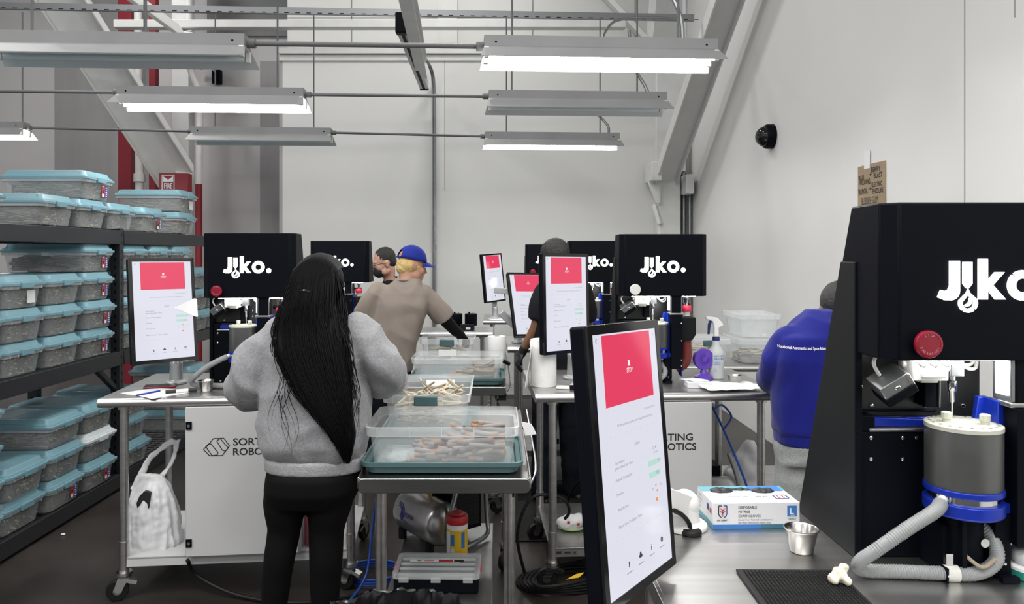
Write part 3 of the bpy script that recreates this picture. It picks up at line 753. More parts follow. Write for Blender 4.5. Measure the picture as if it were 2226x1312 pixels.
# ---------------------------------------------------------------- the black dosing machines
def logo(m, y=-.0003, ext=.004):
    k = 2.84e-4
    def q(a, b): return (.03 + (a - 771) * k, .77 - (b - 60) * k)
    def pr(pts): m.prism([q(*p) for p in pts], 0, ext, 'glow', o=(0, y, 0))
    hook = [(1187, 690)] + [(1122 + 66 * math.cos(R(a)), 690 + 68 * math.sin(R(a))) for a in range(15, 100, 12)]
    pr([(1115, 478), (1187, 478)] + hook + [(1080, 757), (1030, 736), (1052, 684), (1082, 692), (1103, 684), (1115, 655)])
    pr([(1210, 486), (1276, 486), (1276, 640), (1252, 672), (1234, 672), (1210, 640)])
    def drop(w, t, b):
        cy = b - w
        pts = [(1247 + w * math.cos(R(a)), cy + w * math.sin(R(a))) for a in range(-25, 206, 11)]
        return pts + [(1247 - 12, lerp(cy, t, .72)), (1247, t), (1247 + 12, lerp(cy, t, .72))]
    o, i = drop(68, 676, 846), drop(40, 716, 818)
    n = len(o)
    for a, b in ((0, 7), (7, 14), (14, n)):
        for j in range(a, b):
            if j in (6, 13): continue
            p = [o[j], o[(j + 1) % n], i[(j + 1) % n], i[j]]
            pr(p)
    pr([(1254, 742), (1268, 758), (1271, 778), (1258, 797), (1236, 802), (1220, 794), (1240, 784), (1253, 768)])
    pr([(1320, 463), (1386, 463), (1386, 752), (1320, 752)])
    pr([(1386, 618), (1438, 558), (1505, 558), (1424, 650), (1515, 752), (1440, 752), (1386, 682)])
    for a0, a1 in ((-128, 52), (60, 224)):
        for a in range(a0, a1, 12):
            b = min(a + 12, a1)
            pr([(1636 + r_ * math.cos(R(x)), 652 + r_ * math.sin(R(x))) for r_, x in ((108, a), (108, b), (50, b), (50, a))])
    pr([(1816 + 42 * math.cos(R(a)), 713 + 42 * math.sin(R(a))) for a in range(0, 360, 18)])
    return m

def machine(label, loc, rz, button='estop'):
    t = thing('dosing_machine', label, 'machine', loc, rz, 'black dosing machines')
    # head: chamfered box, slanted rear
    h = MB(); W_ = .455; c = .028
    def ring(z, yb): return [(c, 0, z), (W_ - c, 0, z), (W_, c, z), (W_, yb, z), (0, yb, z), (0, c, z)]
    vs = ring(.449, .262) + ring(.77, .145)
    fs = [(5, 4, 3, 2, 1, 0), (6, 7, 8, 9, 10, 11)] + [(i, (i + 1) % 6, (i + 1) % 6 + 6, i + 6) for i in range(6)]
    h.add(vs, fs, 'black'); h.build('head', t, bev=.004, smooth=30)
    logo(MB()).build('lit_emblem', t, smooth=0)
    e = MB().lathe([(.020, 0), (.020, .012), (.0275, .013), (.0278, .020), (.0265, .0225), (.022, .0235), (.0215, .0225), (.001, .0225)], (.0766, 0, .4846), button, 24, axis=(0, -1, 0))
    if button == 'estop':
        for txt, r0, a0, s in (('STOP', .0185, 90, 1), ('EMERGENCY', .0185, -90, -1)):
            n = len(txt)
            for k, ch in enumerate(txt):
                a = a0 - s * (k - (n - 1) / 2) * 17
                ux = Vector((math.sin(R(a)) * s, 0, -math.cos(R(a)) * s)); wx = Vector((math.cos(R(a)) * s, 0, math.sin(R(a)) * s))
                cc = Vector((.0766 + r0 * math.cos(R(a)), -.0229, .4846 + r0 * math.sin(R(a))))
                e.text(ch, .006, 'estop_txt', cc - wx * .002 - ux * .002, ux, wx)
    e.build('emergency_button', t, smooth=35)
    # left side panel with slanted rear
    s = MB().prism([(.122, 0), (.424, 0), (.190, .648), (.122, .648)], -.003, .010, 'black_side', o=(0, 0, 0), u=(0, 1, 0))
    s.box(-.0035, .012, .118, .122, 0, .648, 'black'); s.build('side_panel', t, bev=.002, smooth=0)
    # lower body
    b = MB().prism([(.128, 0), (.412, 0), (.314, .275), (.128, .275)], .012, .30, 'black', u=(0, 1, 0)).box(.03, .30, .124, .20, .275, .283, 'steel_dull')
    b.box(.012, .045, .128, .30, .275, .31, 'black').prism([(.165, .30), (.302, .30), (.25, .455), (.165, .455)], .012, .30, 'interior', u=(0, 1, 0)).box(.012, .2, .16, .166, .312, .318, 'black')
    b.build('body', t, bev=.003, smooth=0)
    r = MB().prism([(.03, .284), (.20, .284), (.22, .298), (.03, .306)], -.15, -.135, 'blue', o=(0, 0, 0)).box(.05, .16, .15, .16, .286, .292, 'black')
    r.prism([(.10, .287), (.2, .287), (.21, .303), (.12, .303)], -.16, -.15, 'blue'); r.build('blue_tray', t, bev=.002)
    sc = MB()
    for x, z, y in ((.035, .262, .128), (.035, .215, .128), (.105, .262, .128), (.105, .215, .128), (.135, .262, .128), (.185, .262, .128), (.03, .368, .165), (.055, .325, .165), (.175, .325, .165), (.2, .375, .165), (.2, .345, .165), (.26, .325, .165), (.05, .02, .128), (.2, .03, .128)):
        sc.lathe([(.0045, 0), (.0045, .003), (.003, .0038)], (x, y, z), 'chrome', 10, axis=(0, -1, 0))
    sc.build('screw', t)['kind'] = 'stuff'
    # tilted sensor block with its lead
    k = MB().obox((0, 0, 0), .066, .06, .046, (0, 0, 0), 'galv').obox((0, -.002, -.016), .07, .062, .02, (0, 0, 0), 'black').obox((0, -.031, .006), .012, .004, .008, (0, 0, 0), 'chrome').box(.02, .036, -.03, .03, -.015, .020, 'steel_dull')
    o = k.build('sensor', t, loc=(.056, .085, .388), rot=(R(18), R(-34), R(-8)), bev=.006)
    MB().tube(spline([(.035, .09, .405), (.022, .09, .43), (.035, .10, .452)], 6), .004, 'clear_part', 8).build('lead', t)
    # lit valve block, nozzle
    v = MB().box(.09, .165, .06, .12, .398, .452, 'white_part').box(.105, .155, .052, .06, .405, .43, 'clear_part').box(.175, .205, .07, .11, .405, .455, 'galv')
    for x in (.10, .125, .15): v.cyl((x, .06, .445), (x + .012, .05, .432), .008, 'clear_part', 10)
    v.cyl((.083, .09, .43), (.09, .09, .43), .008, 'white_part', 10).box(.112, .15, .07, .1, .392, .40, 'clear_part')
    v.cyl((.165, .08, .425), (.175, .08, .425), .012, 'clear_part', 12); v.build('valve', t, bev=.003)
    n = MB().lathe([(.001, -.11), (.002, -.11), (.002, -.06), (.006, -.055), (.006, -.035), (.010, -.03), (.010, -.012), (.007, -.01), (.007, 0)], (.19, .09, .405), 'chrome', 14)
    n.build('nozzle', t)
    MB().box(.15, .185, .12, .165, .33, .40, 'black').box(.178, .182, .115, .121, .33, .40, 'steel_dull').build('slide_block', t, bev=.003)
    w = MB()
    for dx, dz in ((0, 0), (.01, -.008)):
        w.tube(spline([(.215 + dx, .13, .452), (.225 + dx, .12, .428 + dz), (.25 + dx, .12, .425 + dz), (.268, .13, .452)], 6), .004, 'clear_part', 8)
    w.tube(spline([(.21, .13, .455), (.23, .125, .438), (.26, .125, .44)], 5), .004, 'blue', 8); w.build('tubing', t)
    # vacuum canister on blue ring and motor
    cx, cy = .190, .052
    c_ = MB().lathe([(.070, .182), (.0715, .19), (.0715, .302), (.070, .304)], (cx, cy, 0), 'canister', 40)
    c_.build('canister', t, smooth=30)
    l = MB().lathe([(.0725, .303), (.0725, .311), (.069, .313), (.03, .313), (.028, .311)], (cx, cy, 0), 'canister_lid', 40)
    for k in range(20): a = k / 20 * 2 * math.pi; l.cyl((cx + .062 * math.cos(a), cy + .062 * math.sin(a), .313), (cx + .062 * math.cos(a), cy + .062 * math.sin(a), .3145), .003, 'steel_dull', 8)
    for x, y in ((-.03, .008), (.034, -.018)):
        l.lathe([(.008, .313), (.008, .319), (.0105, .32), (.0105, .332), (.008, .334)], (cx + x, cy + y, 0), 'canister_lid', 10)
    l.build('canister_lid', t, smooth=30)
    g = MB().lathe([(.071, .170), (.074, .172), (.074, .183), (.072, .184)], (cx, cy, 0), 'blue', 40).lathe([(.066, .155), (.066, .171)], (cx, cy, 0), 'chrome', 40).lathe([(.072, .128), (.075, .132), (.075, .154), (.072, .156)], (cx, cy, 0), 'blue', 40)
    g.box(cx + .03, cx + .10, cy - .03, cy + .05, .132, .152, 'blue')
    g.build('blue_base_ring', t, smooth=30, bev=.001)
    mo = MB().cyl((cx, cy, .012), (cx, cy, .128), .036, 'black', 24).box(cx - .05, cx + .05, cy - .01, cy + .075, 0, .10, 'black').cyl((cx + .02, cy - .04, .075), (cx + .02, cy - .034, .075), .009, 'chrome', 14)
    mo.box(cx - .03, cx - .02, cy - .045, cy - .03, .02, .13, 'black').cyl((cx + .035, cy - .02, .115), (cx + .035, cy - .02, .128), .006, 'canister_lid', 10).cyl((cx - .005, cy - .035, .12), (cx - .005, cy - .035, .128), .005, 'chrome', 10)
    mo.tube(spline([(cx - .02, cy - .04, .05), (cx, cy - .06, .035), (cx + .03, cy - .055, .05)], 6), .004, 'tube_tan', 8)
    mo.build('motor', t, smooth=40)
    # blue back struts and the column with its lit rail
    st = MB().prism([(.232, .0), (.262, .0), (.262, .36), (.244, .36), (.228, .25)], -.10, -.085, 'blue').box(.255, .268, .04, .10, .03, .36, 'blue').box(.325, .331, .03, .09, .03, .36, 'blue')
    st.build('blue_strut', t, bev=.002)
    k = MB().box(.267, .325, 0, .075, .072, .352, 'black').box(.236, .268, .02, .06, 0, .13, 'black').lathe([(.0035, 0), (.0035, .003)], (.255, .02, .03), 'chrome', 8, axis=(0, -1, 0))
    for z in (.09, .12, .22, .31): k.lathe([(.0035, 0), (.0035, .003)], (.318, 0, z), 'chrome', 8, axis=(0, -1, 0))
    k.box(.235, .27, -.005, .01, 0, .012, 'black'); k.build('column', t, bev=.003, smooth=0)
    k = MB().box(.272, .32, .01, .07, .352, .455, 'black').box(.262, .272, .012, .068, .362, .455, 'galv').box(.318, .325, .012, .02, .36, .455, 'galv').box(.258, .33, .005, .075, .352, .362, 'steel_dull')
    k.build('linear_rail', t, bev=.002)
    MB().box(.2595, .262, .02, .055, .375, .452, 'strip').build('led_bar', t)
    MB().box(.07, .40, .035, .05, .4445, .4492, 'strip').build('led_strip', t)
    # corrugated hose with clamp
    path = spline([(.118, .01, .158), (.095, -.008, .148), (.04, -.015, .118), (-.015, -.012, .078), (-.052, .002, .040), (-.03, .022, .016), (.04, .02, .0145), (.12, .012, .0145), (.19, .008, .016), (.232, .012, .04), (.238, .03, .075), (.222, .05, .1)], 16)
    rr = []
    L = 0; pts = []
    for i in range(len(path)):
        if i: L += (path[i] - path[i - 1]).length
    n = int(L / .0026); cum = [0]
    for i in range(1, len(path)): cum.append(cum[-1] + (path[i] - path[i - 1]).length)
    j = 0
    for i in range(n + 1):
        s_ = L * i / n
        while j < len(cum) - 2 and cum[j + 1] < s_: j += 1
        f = (s_ - cum[j]) / max(1e-9, cum[j + 1] - cum[j]); pts.append(path[j].lerp(path[j + 1], min(1, f))); rr.append(.0142 if i % 2 else .0126)
    MB().tube(pts, rr, 'hose', 14).build('hose', t, smooth=60)
    q = MB().cyl((.125, .0122, .0145), (.152, .0105, .0145), .0165, 'clear_part', 18).box(.128, .142, .008, .018, .026, .055, 'chrome').box(.122, .126, -.004, .028, 0, .03, 'black')
    q.build('hose_clamp', t, smooth=40)
    MB().cyl((.108, .004, .155), (.13, .02, .165), .009, 'white_part', 12).build('hose_fitting', t)
    # cartridge unit at the right: glass neck, red cap, dark hopper, red sleeve
    x, y = .365, .09
    MB().lathe([(.012, .40), (.009, .42), (.014, .43), (.009, .45)], (x, y, 0), 'chrome', 14).cyl((x - .04, y, .398), (x + .02, y, .398), .008, 'black', 10).build('fitting', t)
    MB().lathe([(.026, .365), (.027, .37), (.027, .392), (.024, .396)], (x, y, 0), 'red_cap', 24).build('red_cap', t)
    MB().lathe([(.02, .34), (.018, .35), (.022, .365)], (x, y, 0), 'clear_part', 16).box(x - .04, x - .02, y - .02, y + .02, .30, .352, 'galv').build('glass_neck', t)
    MB().prism([(-.035, .335), (.042, .335), (.042, .245), (.022, .215), (-.035, .215)], -.04, .04, 'black_side', o=(x, y, 0)).build('hopper', t, bev=.003)
    MB().tube(spline([(x, y, .216), (x + .002, y, .13), (x - .01, y, .09), (x - .05, y + .01, .06)], 6), .027, 'red_hose', 16).build('red_sleeve', t)
    return t
MZ = TZ + .001
mach = machine('largest black lit-emblem machine, on the front table beside the black mat', (.787, 1.49, MZ), 0)
dup(mach, (-1.455, 3.63, MZ), R(2.5), 'black lit-emblem machine on the table in front of the grey sweatshirt')
dup(mach, (-1.445, 5.68, MZ), R(1), 'black lit-emblem machine between the long black hair and the masked person')
dup(mach, (.555, 5.68, MZ), 0, 'black lit-emblem machine half hidden behind the upright monitor')
dup(mach, (.30, 7.68, MZ), 0, 'farthest black lit-emblem machine, behind the head of the black-shirted person')
machine('black lit-emblem machine with a glare-whitened button, on the table with the spray bottle', (.635, 3.80, MZ), 0, 'white_part')  # button coloured white to stand in for glare on the red cap

# ---------------------------------------------------------------- portrait monitors
def RM(y, t_, r): return Matrix.Rotation(R(y), 4, 'Z') @ Matrix.Rotation(R(t_), 4, 'X') @ Matrix.Rotation(R(r), 4, 'Y')
mon_parts = []
MWd, MHt, SWd, SHt = .325, .535, .291, .499
def ui(parent):
    y = -.0008
    m = MB()
    def X(u): return -SWd / 2 + u * SWd
    def Z(v): return SHt / 2 - v * SHt
    def rect(u0, u1, v0, v1, mt, dy=0): m.box(X(u0), X(u1), y - .0004 - dy, y, Z(v1), Z(v0), mt)
    rect(.127, .887, .007, .288, 'screen_red')
    rect(.497, .528, .118, .142, 'screen_white', .0004)
    m.text('STOP', .0135, 'screen_white', (X(.513), y - .0008, Z(.168)), align='CENTER', sx=.85, bold=.01)
    def tx(s, u, v, size, mt='screen_grey', al='LEFT'): m.text(s, size, mt, (X(u), y - .0004, Z(v)), align=al)
    m.text('C', .011, 'screen_dark', (X(.035), y - .0004, Z(.032)))
    tx('v', .94, .03, .009)
    tx('Last update 10:42 am', .89, .337, .0065, al='RIGHT')
    tx('Fill the canister and press start to begin the infusion run', .55, .372, .0073, al='CENTER')
    rect(.14, .91, .402, .4035, 'screen_line'); rect(.14, .91, .795, .7965, 'screen_line')
    tx('JOBLIST', .55, .467, .0075, al='CENTER')
    for s, v in (('Total Infused', .513), ('Joints Infused (per hour)', .533), ('Material Temperature', .578), ('Pressure', .632), ('Material Level', .690), ('Report Issue To Support Team', .755)):
        tx(s, .185, v, .0082)
    tx('12 / 40', .86, .513, .0075, al='RIGHT'); tx('30 / min', .88, .533, .0068, al='RIGHT')
    rect(.70, .895, .556, .580, 'screen_green'); rect(.705, .90, .604, .628, 'screen_green')
    tx('40 C', .88, .573, .0075); tx('100 %', .88, .621, .0075, al='RIGHT')
    for u, v in ((.80, .66), (.815, .685)): rect(u, u + .02, v, v + .008, 'screen_orange')
    tx('Off', .73, .68, .006); tx('On', .88, .675, .006)
    m.cyl((X(.81), y, Z(.725)), (X(.81), y - .0006, Z(.725)), .0042, 'screen_orange', 12)
    for k, u in enumerate((.30, .48, .66, .84)):
        v = .915 - k * .004
        if k == 0: rect(u - .006, u + .006, v - .018, v + .004, 'screen_dark')
        if k == 1:
            for dx, dz in ((-.012, 0), (.012, 0), (0, -.01)): m.cyl((X(u + dx), y, Z(v - .006 + dz)), (X(u + dx), y - .0006, Z(v - .006 + dz)), .0035, 'screen_dark', 8)
        if k == 2: rect(u - .004, u + .004, v - .010, v + .006, 'screen_dark'); rect(u - .004, u + .004, v - .018, v - .014, 'screen_dark')
        if k == 3: m.strip([(X(u) + .0055 * math.cos(a), Z(v - .006) + .0055 * math.sin(a)) for a in [R(30 * q) for q in range(12)]], [(X(u) + .0028 * math.cos(a), Z(v - .006) + .0028 * math.sin(a)) for a in [R(30 * q) for q in range(12)]], 0, .0006, 'screen_dark', o=(0, y, 0))
        rect(u - .04, u + .04, v + .022, v + .0245, 'screen_grey')
    return m.build('interface', parent, smooth=0)
MS = .94
def monitor(label, pos, ang, arm=None):
    pos = (pos[0] * MS, pos[1] * MS, EYE - (EYE - pos[2]) * MS)
    t = thing('monitor', label, 'monitor', pos, 0, 'portrait touch monitors')
    mm = RM(*ang); t.rotation_euler = mm.to_euler(); t.scale = (MS,) * 3
    if not mon_parts:
        a = MB().box(-MWd / 2, MWd / 2, .002, .04, -MHt / 2, MHt / 2, 'black').box(-.1, .1, .038, .06, -.12, .12, 'black').build('housing', t, bev=.006)
        b = MB().strip([(-MWd / 2, -MHt / 2), (MWd / 2, -MHt / 2), (MWd / 2, MHt / 2), (-MWd / 2, MHt / 2)], [(-SWd / 2, -SHt / 2), (SWd / 2, -SHt / 2), (SWd / 2, SHt / 2), (-SWd / 2, SHt / 2)], -.004, .002, 'black_gloss').build('bezel', t, smooth=0)
        s = MB().box(-SWd / 2, SWd / 2, -.0005, .004, -SHt / 2, SHt / 2, 'screen').build('screen', t, smooth=0)
        ui(s); mon_parts.extend([a, b, s])
    else:
        for o in mon_parts:
            c = o.copy(); COL.objects.link(c); c.parent = t
            for ch in o.children:
                d = ch.copy(); COL.objects.link(d); d.parent = c
    if arm:
        inv = (Matrix.Translation(pos) @ mm @ Matrix.Scale(MS, 4)).inverted()
        m = arm(); m.v = [inv @ v for v in m.v]
        m.build('monitor_arm', t, smooth=40, bev=.004)
    return t
def simple_arm(back, base, h=.12, r=.022):
    back, base = Vector(back), Vector(base)
    def f():
        top = base + Vector((0, 0, h)); mid = (top + back) / 2 + Vector((0, .06, .03))
        m = MB().lathe([(.055, 0), (.055, .012), (.034, .018), (.030, h)], base, 'arm', 24)
        m.bar(top, mid, .05, .04, 'arm').bar(mid, back, .045, .038, 'arm').ell(top, .032, 'arm').ell(mid, .03, 'arm')
        return m
    return f
def near_arm():
    m = MB().lathe([(.058, 0), (.058, .01), (.040, .016), (.034, .07)], (.455, 1.80, TZ + .001), 'white_steel', 28)
    m.bar((.462, 1.805, 1.0), (.32, 1.66, 1.09), .055, .055, 'white_steel').ell((.46, 1.80, 1.01), .036, 'white_steel').bar((.33, 1.67, 1.08), (.225, 1.475, 1.22), .045, .05, 'arm')
    m.tube(spline([(.36, 1.70, 1.04), (.42, 1.72, 1.02), (.455, 1.75, .985), (.462, 1.755, .957)], 6), .006, 'rubber', 8).lathe([(.026, 0), (.026, .008), (.02, .012)], (.462, 1.755, TZ + .001), 'rubber', 20)
    return m
monitor('large portrait monitor with a red STOP screen on the front table', (.282, 1.511, 1.212), (54.1, -5.5, 1.8), near_arm)
monitor('portrait monitor with paper stuck on its edge, on the table before the tote rack', (-1.709, 3.779, 1.336), (43.6, -7.9, .2), simple_arm((-1.65, 3.62, 1.24), (-1.655, 3.80, TZ + .001), .10))
monitor('portrait monitor hiding the black-shirted person, above the paper towel roll', (.374, 3.949, 1.359), (36.8, -1.9, .6), simple_arm((.33, 3.78, 1.32), (.41, 3.95, TZ + .001), .12))
monitor('tilted portrait monitor behind the black-shirted person', (.265, 5.778, 1.233), (18.4, -25.1, 1.4), lambda: MB().bar((0.226, 5.480, 1.282), (0.094, 5.527, 1.347), .05, .05, 'arm').bar((-0.019, 5.546, 1.352), (0.132, 5.527, 1.343), .045, .045, 'arm').bar((0.028, 5.527, 1.338), (0.028, 5.527, 1.169), .05, .05, 'arm').bar((0.028, 5.527, 1.188), (0.160, 5.546, 1.056), .06, .05, 'arm').lathe([(.05, 0), (.05, .015), (.03, .02), (.03, .08)], (.16, 5.546, TZ + .001), 'arm', 20))
monitor('small-looking portrait monitor in front of the white back wall, farthest away', (-.032, 8.15, 1.364), (48.6, -4.9, -2.7), simple_arm((-.05, 7.70, 1.25), (-.02, 7.72, TZ + .001), .1))
# paper flag stuck on the monitor edge
pm = Matrix.Translation((-1.709 * MS, 3.779 * MS, EYE - (EYE - 1.336) * MS)) @ RM(43.6, -7.9, .2) @ Matrix.Scale(MS, 4)
k = MB().prism([(.168, .05), (.168, -.045), (.155, -.043), (.048, .008), (.155, .054)], 0, .0015, 'paper', o=(0, -.0065, 0))
k.v = [pm @ v for v in k.v]
tag(k.build('paper_flag', smooth=0), 'white pointed paper slip stuck on the edge of the monitor by the rack', 'paper')
# ---------------------------------------------------------------- people
def fuse(m, name, parent, mt, voxel=.010, smooth=4, fold=None, crease=()):
    """join closed shapes into one continuous skin; fold(v, n) -> offset along the normal"""
    t = m.build('tmp', smooth=0)
    r = t.modifiers.new('r', 'REMESH'); r.mode = 'VOXEL'; r.voxel_size = voxel; r.adaptivity = 0
    if smooth:
        s = t.modifiers.new('s', 'SMOOTH'); s.iterations = smooth; s.factor = .5
    dg = bpy.context.evaluated_depsgraph_get(); ev = t.evaluated_get(dg)
    me = bpy.data.meshes.new_from_object(ev); bpy.data.objects.remove(t)
    me.name = name; me.materials.clear(); me.materials.append(M[mt] if isinstance(mt, str) else mt)
    me.polygons.foreach_set('material_index', [0] * len(me.polygons))
    me.polygons.foreach_set('use_smooth', [True] * len(me.polygons))
    if fold:
        nr = [v.normal.copy() for v in me.vertices]
        for v, n in zip(me.vertices, nr): v.co = v.co + n * fold(v.co, n)
    me.update()
    o = bpy.data.objects.new(name, me); COL.objects.link(o); o.parent = parent
    return o
def loft(m, secs, n=28, mt='ink'):
    """stack of ellipses: (cx, cy, z, rx, ry, yaw)"""
    vs = []
    for s in secs:
        cx, cy, z, rx, ry = s[:5]; yw = R(s[5]) if len(s) > 5 else 0
        for j in range(n):
            a = 2 * math.pi * j / n; c, q = math.cos(a), math.sin(a)
            e = .82; x = rx * math.copysign(abs(c) ** e, c); y = ry * math.copysign(abs(q) ** e, q)
            vs.append((cx + x * math.cos(yw) - y * math.sin(yw), cy + x * math.sin(yw) + y * math.cos(yw), z))
    k = len(secs)
    fs = [(i * n + j, i * n + (j + 1) % n, (i + 1) * n + (j + 1) % n, (i + 1) * n + j) for i in range(k - 1) for j in range(n)]
    fs += [tuple(range(n - 1, -1, -1)), tuple(range((k - 1) * n, k * n))]
    if secs[0][2] > secs[-1][2]: fs = [f[::-1] for f in fs]
    return m.add(vs, fs, mt)
def limb(m, pts, rs, n=16, cut=False):
    """rounded limb through joints"""
    p = spline(pts, 6); k = len(p); rr = []
    for i in range(k):
        t = i / (k - 1) * (len(rs) - 1); a = min(int(t), len(rs) - 2); rr.append(lerp(rs[a], rs[a + 1], t - a))
    m.tube(p, rr, 'ink', n); m.ell(p[0], rr[0], 'ink', 14, 8)
    if not cut: m.ell(p[-1], rr[-1], 'ink', 14, 8)
    return m
def hand(m, wrist, d, nrm, curl=.5, s=1, side=1):
    """palm and five fingers; d = pointing, nrm = back of the hand, side = thumb direction sign"""
    d = Vector(d).normalized(); nrm = Vector(nrm); nrm = (nrm - d * nrm.dot(d)).normalized(); x = d.cross(nrm) * side
    w = Vector(wrist); rot = Matrix((x, d, nrm)).transposed()
    m.ell(w + d * .045 * s, (.040 * s, .052 * s, .015 * s), 'ink', 14, 10, rot)
    m.tube([w - d * .02, w + d * .03 * s], [.024 * s, .027 * s], 'ink', 12)
    for k, (off, L) in enumerate(((.030, .072), (.011, .082), (-.009, .076), (-.028, .060))):
        p = [w + (x * off + d * .085) * s]; a = .15 + curl * .2 + k * .04
        for q in (.42, .33, .25):
            a += curl * .55
            p.append(p[-1] + (d * math.cos(a) - nrm * math.sin(a)) * L * q * s)
        m.tube([w + (x * off * .8 + d * .05) * s] + p, [.0095 * s, .0095 * s, .0088 * s, .0082 * s, .0065 * s], 'ink', 8); m.ell(p[-1], .0066 * s, 'ink', 8, 6)
    p = [w + (x * .022 + d * .018) * s, w + (x * .046 + d * .045 - nrm * .008) * s, w + (x * .054 + d * .07 - nrm * .016 * (1 + curl)) * s, w + (x * .05 + d * .09 - nrm * .026 * (1 + curl)) * s]
    m.tube(p, [.012 * s, .0115 * s, .0095 * s, .007 * s], 'ink', 8); m.ell(p[-1], .0072 * s, 'ink', 8, 6)
    return m
def head(m, c, q, s=1):
    """skull, jaw, nose, ears, brow, lips; +y of q is the face"""
    c = Vector(c)
    def e(p, r): m.ell(c + q @ (Vector(p) * s), tuple(k * s for k in r), 'ink', 18, 12, q)
    e((0, -.012, .035), (.076, .096, .096)); e((0, .03, -.03), (.064, .066, .085)); e((0, .05, -.075), (.045, .045, .042))
    e((0, .078, -.098), (.022, .02, .018)); e((0, .078, .028), (.05, .018, .014))
    for sx in (-1, 1):
        e((sx * .038, .062, -.025), (.026, .026, .028)); e((sx * .055, .02, -.07), (.02, .035, .03)); e((sx * .076, -.008, -.012), (.011, .020, .032)); e((sx * .079, -.014, .004), (.012, .013, .016))
    m.tube([c + q @ (Vector(p) * s) for p in ((0, .088, .02), (0, .103, -.005), (0, .115, -.030), (0, .098, -.04))], [.008 * s, .010 * s, .014 * s, .010 * s], 'ink', 10)
    e((0, .098, -.062), (.022, .010, .007)); e((0, .096, -.074), (.018, .010, .007))
    return m
def eyes(parent, c, q):
    c = Vector(c)
    for sx in (-1, 1):
        m = MB().ell(c + q @ Vector((sx * .031, .083, .002)), (.012, .010, .009), 'eye', 12, 8, q).ell(c + q @ Vector((sx * .031, .0905, .001)), (.0055, .003, .0055), 'ink', 10, 6, q)
        m.build('eye', parent)
def HQ(yaw, pitch=0, roll=0): return (Matrix.Rotation(R(yaw), 3, 'Z') @ Matrix.Rotation(R(pitch), 3, 'X') @ Matrix.Rotation(R(roll), 3, 'Y'))
def folds(amp, sc=9, zs=.45, seed=0, lo=-9, hi=9):
    def f(v, n):
        p = Vector((v.x * sc + seed, v.y * sc, v.z * sc * zs))
        a = noise.noise(p) + .5 * noise.noise(p * 2.3) 
        b = 1 - abs(noise.noise(Vector((v.x * sc * .8 + 7 + seed, v.y * sc * .8, v.z * sc * .9)))) * 2.4
        return amp * (.7 * a + .5 * max(0, b) - .25)
    return f
def feet(m, pts, yaw=0, s=1):
    f = Vector((-math.sin(R(yaw)), math.cos(R(yaw)), 0)); q = Matrix.Rotation(R(yaw), 3, 'Z')
    for x, y in pts:
        c = Vector((x, y, 0)); m.ell(c + f * .05 + Vector((0, 0, .04)), (.045 * s, .125 * s, .04), 'ink', 16, 8, q); m.ell(c + Vector((0, 0, .06)), (.045, .055, .06), 'ink')
        m.obox(c + f * .045 + Vector((0, 0, .012)), .08 * s, .24 * s, .022, q, 'ink')
    return m

def skin_body(root, mt, hc, hq, neck0, tors, arms, legs, handspec, voxel=.0075, hs=1):
    m = MB(); head(m, hc, hq, hs)
    hc = Vector(hc); nk = hc + hq @ Vector((0, -.03, -.06)); limb(m, [nk, (nk + Vector(neck0)) / 2, neck0], [.055, .052, .058])
    loft(m, [(a, b, z, max(.04, rx - .03), max(.04, ry - .03), *r) for a, b, z, rx, ry, *r in tors])
    for a in arms: limb(m, a, [.045, .040, .036, .026])
    for l in legs: limb(m, l, [.065, .052, .042, .036])
    for h in handspec: hand(m, *h)
    return fuse(m, 'body', root, mt, voxel, 3)

# --- 1: woman in grey sweatshirt, seen from behind
wr = thing('person', 'person with very long black hair in a heather grey sweatshirt and black leggings, back turned', 'person', (-.705, 2.85, 0))
hc, hq = (.02, .03, 1.482), HQ(-6, -14)
tors = [(.01, .0, .80, .185, .125), (.005, 0, .95, .178, .125), (0, .0, 1.10, .185, .13), (0, .01, 1.22, .19, .125), (.005, .015, 1.31, .165, .10), (.01, .02, 1.37, .10, .075)]
armL = [(-.165, .01, 1.31), (-.225, -.02, 1.19), (-.262, .03, 1.085), (-.20, .20, 1.08), (-.12, .37, 1.08)]
armR = [(.18, .01, 1.32), (.245, -.015, 1.23), (.285, .03, 1.15), (.22, .2, 1.11), (.14, .37, 1.09)]
legL = [(-.10, 0, .82), (-.118, -.005, .60), (-.132, .0, .46), (-.155, .02, .30), (-.175, .03, .10)]
legR = [(.085, 0, .82), (.05, .01, .60), (.045, .01, .46), (.037, .02, .30), (.03, .03, .10)]
skin_body(wr, 'skin_tan', hc, hq, (.012, .01, 1.33), tors, (armL, armR), (legL, legR), [((-.12, .37, 1.08), (.35, 1, -.1), (0, .1, 1), .6, 1, 1), ((.14, .37, 1.09), (-.35, 1, -.1), (0, .1, 1), .6, 1, -1)])
eyes(wr, hc, hq)
m = MB()
loft(m, [(.005, 0, .835, .180, .125), (.005, 0, .855, .195, .14), (.003, -.005, .90, .212, .155), (0, -.005, 1.0, .205, .152), (0, 0, 1.12, .203, .148), (0, .005, 1.24, .205, .14), (.002, .01, 1.30, .185, .125), (.008, .012, 1.35, .13, .10), (.012, .015, 1.39, .075, .07)])
limb(m, [(-.15, .005, 1.30)] + armL[1:], [.080, .084, .082, .074, .056]); limb(m, [(.165, .005, 1.31)] + armR[1:], [.080, .084, .082, .074, .056])
def wf_(v, n):
    e = folds(.021, 8, .5, 3)(v, n)
    return e * (1.25 if abs(v.x) > .19 else .8)
fuse(m, 'sweatshirt', wr, 'sweat_grey', .010, 5, wf_)
m = MB(); loft(m, [(.005, 0, .795, .187, .13), (.005, 0, .80, .192, .138), (.005, 0, .845, .194, .14), (.005, 0, .85, .188, .132)])
fuse(m, 'hem_band', wr, 'rib_grey', .008, 2)
